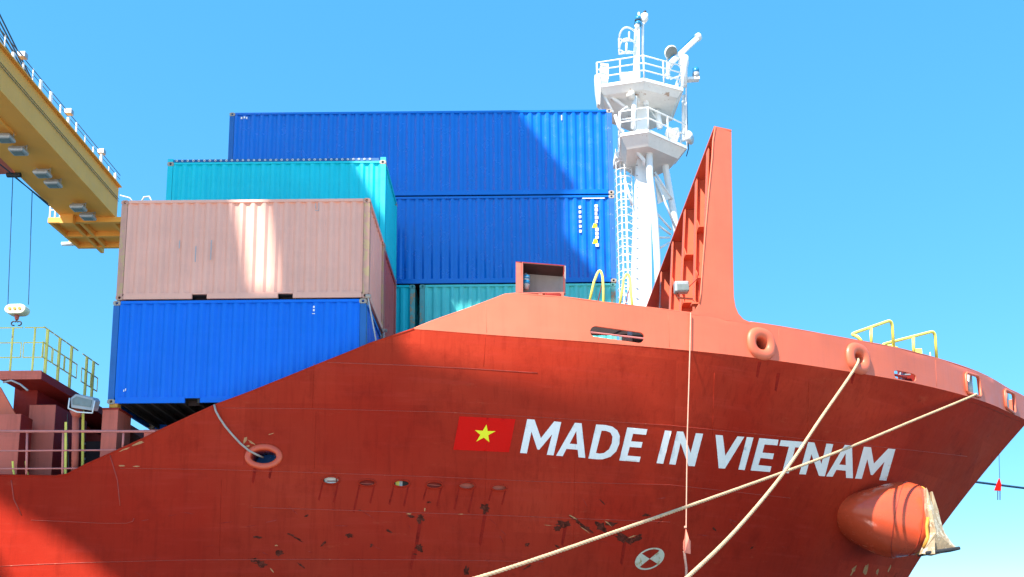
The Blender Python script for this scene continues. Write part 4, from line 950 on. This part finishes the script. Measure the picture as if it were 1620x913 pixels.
# ------------------------------------------------------------------ yellow harbour crane
crane = empty('harbour_crane', (-15, 0, -1.7), 'yellow harbour crane boom reaching in from the upper left, lamps under it', 'crane')
ZU = 36.0
pr = atZ(0, 146, ZU); pe = atZ(181, 339, ZU); plf = atZ(24, 273, ZU)
xr, xl = (pr.x+pe.x)/2, plf.x; ye = atZ(190, 346, ZU).y
YV = pr.y-3                                                   # the part in view starts here
zt_ = ZU+1
while proj((xr, 60, zt_))[1] > 81+1.12*proj((xr, 60, zt_))[0]: zt_ += .02
HG = zt_-ZU
g_ = MB().box(xl, xr, -12, ye, ZU, zt_).build('boom_girder', 'yellow', crane); bevel(g_, .03)
MB().box(xl-.2, xr+.25, -12, ye, zt_+.003, zt_+.10).build('boom_flange', 'yellow', crane)
MB().box(xl*.40+xr*.60-.12, xl*.40+xr*.60+.12, -12, atZ(50,213,ZU).y, ZU-.16, ZU-.003).build('boom_rail', 'yellow', crane)
for h in (.38, .45):
    MB().tube([(xr+.08, -12, zt_-HG*h), (xr+.08, ye, zt_-HG*h)], .02, 6).build('boom_cable', 'black', crane)
# outer end: coffered platform under the girder
ef = empty('end_platform', (0,0,0), parent=crane); ef.location = -Vector(crane.location)
yA = atZ(76, 344, ZU).y; yB_ = atZ(106, 384, ZU).y; xa = atZ(76, 344, ZU).x; xb2 = xr+1.5
xs_ = [xa, atZ(112,346,ZU).x, atZ(140,360,ZU).x, atZ(163,352,ZU).x+1.0, xb2]
def yb_(x): return yA
for k, (yy, x0_) in enumerate(((yA, xa), ((yA*.45+yB_*.55), xa+.1), (yB_, xa+.2))): MB().box(x0_, xb2, yy, yy+.28, ZU-.45, ZU-.02).build('cross_beam', 'yellow', ef)
for x in xs_[1:]: MB().box(x, x+.28, yA+.28, yB_+(1.2 if x == xs_[1] else 0), ZU-.44, ZU-.03).build('platform_beam', 'yellow', ef)
MB().prism([(xa, yA+.28, ZU-.44),(xa+.25, yA+.28, ZU-.44),(xa+.45, yB_, ZU-.44),(xa+.2, yB_, ZU-.44)], (0,0,.42)).build('platform_beam', 'yellow', ef)
MB().box(xa, xb2, yA, yB_+.3, ZU-.018, ZU-.004).build('platform_deck', 'yellow', ef)
MB().box(xs_[1]-.5, xs_[1]+.55, yA-.5, yA-.003, ZU-.75, ZU+.35).build('end_bracket', 'yellow', ef)
for k in range(6):
    x = xa+.08+k*.42; MB().tube([(x, yA+.1, ZU), (x, yA+.1, ZU+1.5-.12*k)], .07, 6).build('rail_post', 'white', ef)
MB().tube([(xa+.08, yA+.1, ZU+1.5), (xa+2.2, yA+.1, ZU+.9)], .05, 6).tube([(xa+.08, yA+.1, ZU+.7), (xa+2.2, yA+.1, ZU+.6)], .04, 6).build('guard_rail', 'white', ef)
p = atY(106, 386, yB_+.2); MB().tube([p+Vector((-.45,0,0)), p+Vector((.6,0,0))], .17, 10).build('buffer', 'white', ef, smooth=True); MB().bar(p+Vector((.3,0,-.1)), p+Vector((.3,0,.9)), .22).build('buffer_arm', 'yellow', ef)
# lamps under the girder
def under_lamp(px, py):
    p = atZ(px, py, ZU-.62)
    o = MB().rings([[p+Vector((sx_*a_, sy_*b_, z)) for sx_, sy_ in ((-1,-1),(1,-1),(1,1),(-1,1))] for a_, b_, z in ((.48,.34,-.08),(.56,.42,.05),(.50,.38,.26),(.30,.25,.34))]).build('boom_lamp', 'galv', crane); bevel(o, .05, 2)
    MB().box(p.x-.36, p.x+.36, p.y-.24, p.y+.24, p.z-.10, p.z-.083).build('lamp_glass', 'lens', o)
    MB().bar(p+Vector((-.5,.1,.1)), p+Vector((-.5,.1,.60)), .06).bar(p+Vector((.5,.1,.1)), p+Vector((.5,.1,.60)), .06).bar(p+Vector((-.5,.1,.5)), p+Vector((.5,.1,.5)), .06).build('lamp_bracket', 'galv', o)
for p in ((8,221),(29,241),(67,277),(84,293),(124,331),(139,345)): under_lamp(*p)
# guard rail and lights on top
yv = atZ(0,81,zt_).y
for t in (.0,.06,.13,.2,.26,.34,.42,.49,.56,.64,.72,.8,.88,.95):
    y = yv+(ye-yv)*t; hh = rs.uniform(.55, 1.2); MB().tube([(xr+.05, y, zt_+.1), (xr+.05, y, zt_+hh)], rs.choice((.05,.08,.13)), 6).build('rail_post', 'white', crane)
MB().tube([(xr+.05, 15, zt_+1.1), (xr+.05, ye, zt_+1.1)], .03, 5).tube([(xr+.05, 15, zt_+.75), (xr+.05, ye, zt_+.75)], .025, 5).build('guard_rail', 'cable', crane)
for t in (.12, .49, .80): y = yv+(ye-yv)*t; MB().box(xr-.2, xr+.3, y-.2, y+.2, zt_+1.0, zt_+1.35).build('rail_lamp', 'galv', crane)
for k, y0_ in enumerate((24, 35, 46, 60)):
    end = atZ(63-5*k, 152-6*k, zt_+.3); s_ = atX(0, y0_, end.x); d_ = s_-end; MB().tube([end, end+d_*1.6], .05, 6).build('stay_cable', 'cable', crane)
MB().prism([atZ(-60,190,ZU+.4), atZ(-60,278,ZU+.4), atZ(24,275,ZU+.4), atZ(5,250,ZU+.4)], (0,0,1.0)).build('trolley_beam', 'rose', crane)
# hoist ropes going to the hook block, over a sheave under the boom
YH = atZ(20,277,ZU-.3).y
hb = empty('hook_block', tuple(atY(28, 490, YH)), 'cream crane hook block hanging on two wires at the far left', 'hook block')
KH = YH/28.0
pb = atY(27.5, 491, YH)
kk = 24; rr = []
for yy, s_ in ((-.16,.9),(-.13,1),(.13,1),(.16,.9)):
    rg = []
    for i in range(kk):
        a_ = 2*math.pi*i/kk; cx_ = .13 if math.cos(a_) > 0 else -.13
        rg.append(pb+Vector((cx_+.22*s_*math.cos(a_), yy, .17*s_*math.sin(a_)))*KH)
    rr.append(rg)
bk = MB().rings(rr).build('block_cheek', 'cream', hb, smooth=False)
K_ = lambda x, y, z: pb+Vector((x, y, z))*KH
for sx_ in (-.16, 0, .16): MB().tube([K_(sx_,-.18,0), K_(sx_,-.15,0)], .05*KH, 12).build('bolt_head', 'anchyel', hb)
MB().tube([K_(0,0,-.17), K_(0,0,-.30), K_(0,0,-.33)], .06, 10, rs=[.08*KH,.06*KH,.04*KH]).build('swivel', 'rose', hb, smooth=True)
for sg in (-1, 1):
    MB().tube([K_(0,0,-.32)]+[K_(sg*.09+sg*.075*math.cos(t), 0, -.45+.07*math.sin(t)) for t in [2.4-i*.62 for i in range(8)]], .022*KH, 8).build('hook', 'black', hb, smooth=True)
for px, py in ((12.5,474),(45,474)):
    a_ = atY(px, py+8, YH); t_ = atY(px+(8 if px < 20 else 6), 276 if px < 20 else 303, YH); MB().tube([a_, t_], .03, 5).build('wire', 'cable', hb)
# running ropes along the underside of the boom
for k, (pa, pb_) in enumerate((((18,276),(76,322)),((21,277),(78,326)),((-30,236),(20,276)))):
    MB().tube([atZ(*pa, ZU-.3), atZ(*pb_, ZU-.3)], .05, 5).build('hoist_rope', 'cable', crane)
p = atZ(22,277,ZU-.3); MB().tube([p+Vector((-.5,0,0)), p+Vector((.5,0,0))], .18, 10).build('sheave', 'black', crane)
yl = ye+1; MB().tube([atY(190,309,yl), atY(205,313,yl), atY(213,322,yl)], .05, 6).tube([atY(222,322,yl), atY(228,312,yl), atY(236,311,yl), atY(242,322,yl)], .07, 6).build('end_loop', 'white', crane, smooth=True)

# portal legs, and unseen plates added above the quay, cut to shade the ship
HM = 40.0
def cast(P, z=HM): t = (z-P.z)/SUN.z; return P+SUN*t
def plate(name, pts, th, mat='yellow'): return MB().prism([(p[0], p[1], HM) for p in pts], (0,0,th)).build(name, mat, crane)
def c40(px, py): return cast(atY(px, py, 26.33))
def c20(px, py): return cast(atY(px, py, 20.43))
def chl(px, py): return cast(S(*hinv(px, py)))
A = [c40(*p) for p in ((818,182),(912,299),(893,309),(893,378),(942,440))]
xL = -46
Bq = [c20(366,322), c20(382,400), c20(394,466), c20(436,466), c20(433,400), c20(431,322)]
r1__ = c20(592,318).x+.35
# shade plates: over the tall stack, over the lower stack (a narrow gap lets a wedge of sun through), over the hull
R0, R1, R2 = c20(592,316), c20(592,470), c20(648,521)
yT = A[0].y+2.2; yG = Bq[0].y+.35; TK = .2
plate('shade_plate', [(xL, yT), (A[0].x-(A[1].x-A[0].x)*2.2/(A[0].y-A[1].y), yT)]+[(p.x, p.y) for p in A]+[(A[4].x+.6, A[4].y-.6), (R0.x+.4, A[4].y-.6), (R0.x+.2, yG), (xL, yG)], TK)
yB = Bq[2].y
plate('shade_plate', [(xL, yG-.003), (Bq[0].x, yG-.003)]+[(p.x, p.y) for p in Bq[:3]]+[(xL, yB)], TK)
plate('shade_plate', [(Bq[5].x, yG-.003), (R0.x+.2, yG-.003), (R1.x, yB), (Bq[3].x, yB), (Bq[4].x, Bq[4].y)], TK)
hl = [chl(*p) for p in ((2,801),(40,822),(75,843),(110,866),(145,893),(165,910))]
kk_ = [chl(*p) for p in ((640,575),(760,600),(900,640),(1050,700),(1050,860))]
e_l = hl[-1]+(hl[-1]-hl[-3])*2.5
low = [(xL, yB-.003), (R1.x, yB-.003), (R2.x, R2.y)]+[(p.x, p.y) for p in kk_]+[(kk_[-1].x, e_l.y), (e_l.x, e_l.y)]+[(p.x, p.y) for p in hl[::-1]]+[(hl[0].x-1.5, hl[0].y+1.2), (hl[0].x-4, hl[0].y+2.0), (xL, hl[0].y+2.4)]
print('low', [tuple(round(v, 1) for v in p) for p in low], 'A', [tuple(round(v,1) for v in p) for p in A], 'B', [tuple(round(v,1) for v in p) for p in Bq], 'R', R0, R1, R2)
plate('shade_plate', low, TK)
print('boom', xl, xr, ye, zt_, pe, pr)
for x, y in ((-40, 8), (-40, -6), (-26, 8), (-24, -5)):
    MB().bar((x, y, -1.7), (x, y, HM), 1.2, 1.2).build('portal_leg', 'yellow', crane)

# ------------------------------------------------------------------ mooring ropes and lines
def rope(pts, r, mat, name, label, cat='rope', n=10, sub=10):
    P = []; m = len(pts)
    for i in range(m-1):
        p0, p1, p2, p3 = pts[max(i-1, 0)], pts[i], pts[i+1], pts[min(i+2, m-1)]
        for k in range(sub):
            t = k/sub; P.append(.5*((2*p1)+(p2-p0)*t+(2*p0-5*p1+4*p2-p3)*t*t+(3*p1-p0-3*p2+p3)*t**3))
    P.append(pts[-1])
    if r < .035 or mat != 'rope': return tag(MB().tube(P, r, n).build(name, mat, smooth=True), label, cat)
    # three strands laid up round the rope's line
    D_ = [0.]
    for a_, c_ in zip(P, P[1:]): D_.append(D_[-1]+(c_-a_).length)
    A3 = np.array([tuple(p) for p in P]); L_ = D_[-1]; ns = int(L_/.035); tt = np.linspace(0, L_, ns)
    C3 = np.stack([np.interp(tt, D_, A3[:, k]) for k in range(3)], 1); T3 = np.gradient(C3, axis=0); T3 /= np.linalg.norm(T3, axis=1)[:, None]
    N1 = np.cross(T3, (0.,.3,1.)); N1 /= np.linalg.norm(N1, axis=1)[:, None]; N2 = np.cross(T3, N1); m_b = MB()
    for k in range(3):
        ph = 2*math.pi*(tt/.26+k/3); Q = C3+(N1*np.cos(ph)[:, None]+N2*np.sin(ph)[:, None])*r*.45
        m_b.tube([Vector(q_) for q_ in Q], r*.52, 6)
    return tag(m_b.build(name, mat, smooth=True), label, cat)
s1 = bul_pt(1352, 569, -.25); e1 = bul_pt(1349, 577, .17)
Yr = e1.y
rope([s1, e1, atY(1297,664,Yr-2.0), atY(1240,748,Yr-4.0), atY(1165,838,Yr-6.2), atY(1088,913,Yr-8.2), atY(985,1000,Yr-10.2)+Vector((0,0,-.0)), Vector((.8, 12.0, -1.6))], .043, 'rope', 'mooring_rope', 'pale mooring rope dropping steeply from the second round fairlead across the word VIETNAM')
s2 = bul_pt(1541, 626, -.3); e2 = bul_pt(1534, 627, .14); Yr = e2.y
rope([s2, e2, atY(1440,667.5,Yr-2.2), atY(1347,706.5,Yr-4.3), atY(1232,750,Yr-6.5), atY(1000,832,Yr-9.8), atY(763,912,Yr-12.2), atY(500,985,Yr-13.8), Vector((-6.0, 12.0, -1.6))], .041, 'rope', 'mooring_rope', 'long straw coloured mooring rope running flat from the square roller port to the lower centre')
l0 = bul_pt(1091, 496, .05); l1_ = bul_pt(1089.5, 553, .06); lm = l1_.y
cord = tag(MB().tube([l0, l1_, atY(1087,700,lm), atY(1085.5,836,lm)], .014, 6).build('hanging_cord', 'rope2'), 'thin pink cord hanging straight down the hull from the bulwark through the letter N', 'cord')
a = atY(1085,838,lm); tgm = empty('draught_marker', tuple(a), 'small folded orange marker hanging at the end of the thin cord', 'marker')
P = [atY(x/5.4+860, y/5.4+780, lm+d_) for x, y, d_ in ((1215,300,0),(1240,385,-.06),(1256,412,.0),(1256,520,.04),(1205,510,-.05),(1192,480,.0),(1194,415,.03),(1205,385,-.04))]
MB().add(P+[p+Vector((0,.03,0)) for p in P], [(0,1,4),(1,2,3,4),(0,4,5,6,7)]+[(8,12,9),(9,12,11,10),(8,15,14,13,12)]+[(i, (i+1) % 8, 8+(i+1) % 8, 8+i) for i in range(8)]).build('folded_plate', 'orange', tgm, recalc=False)
MB().tube([atY(1082.5,834,lm), atY(1086,834,lm)], .03, 6).build('shackle', 'rope2', tgm)
rope([atY(x/5.4+860, y/5.4+780, lm) for x, y in ((1200,495),(1208,560),(1218,640),(1218,700),(1218,900))], .03, 'rope2', 'tail_rope', 'frayed orange rope tail below the folded marker', sub=4)
# far mooring line beyond the stem with its hanging red marker
rope([atY(1535,761.5,45), atY(1598,769.5,46), atY(1700,782,48)], .06, 'cable', 'mooring_rope', 'dark mooring line leaving the far side of the bow at the right edge', sub=3)
fm = empty('rat_guard', tuple(atY(1580,768,44.5)), 'small red marker hanging on the dark mooring line right of the bow', 'marker')
Q = [atY(x/5.0625+1300, y/5.0625+740, 44.5) for x, y in ((1425,85),(1438,130),(1436,185),(1388,180),(1405,135))]
MB().prism(Q, (0,.1,0)).build('marker_plate', 'flag_red', fm); MB().tube([atY(1580,700,44.5), atY(1581.5,757,44.5)], .015, 5).build('marker_line', 'cable', fm)
for x in (1410, 1428): MB().tube([atY(x/5.0625+1300, 776, 44.5), atY(x/5.0625+1300, 791, 44.5)], .025, 5).build('marker_leg', 'cable', fm)
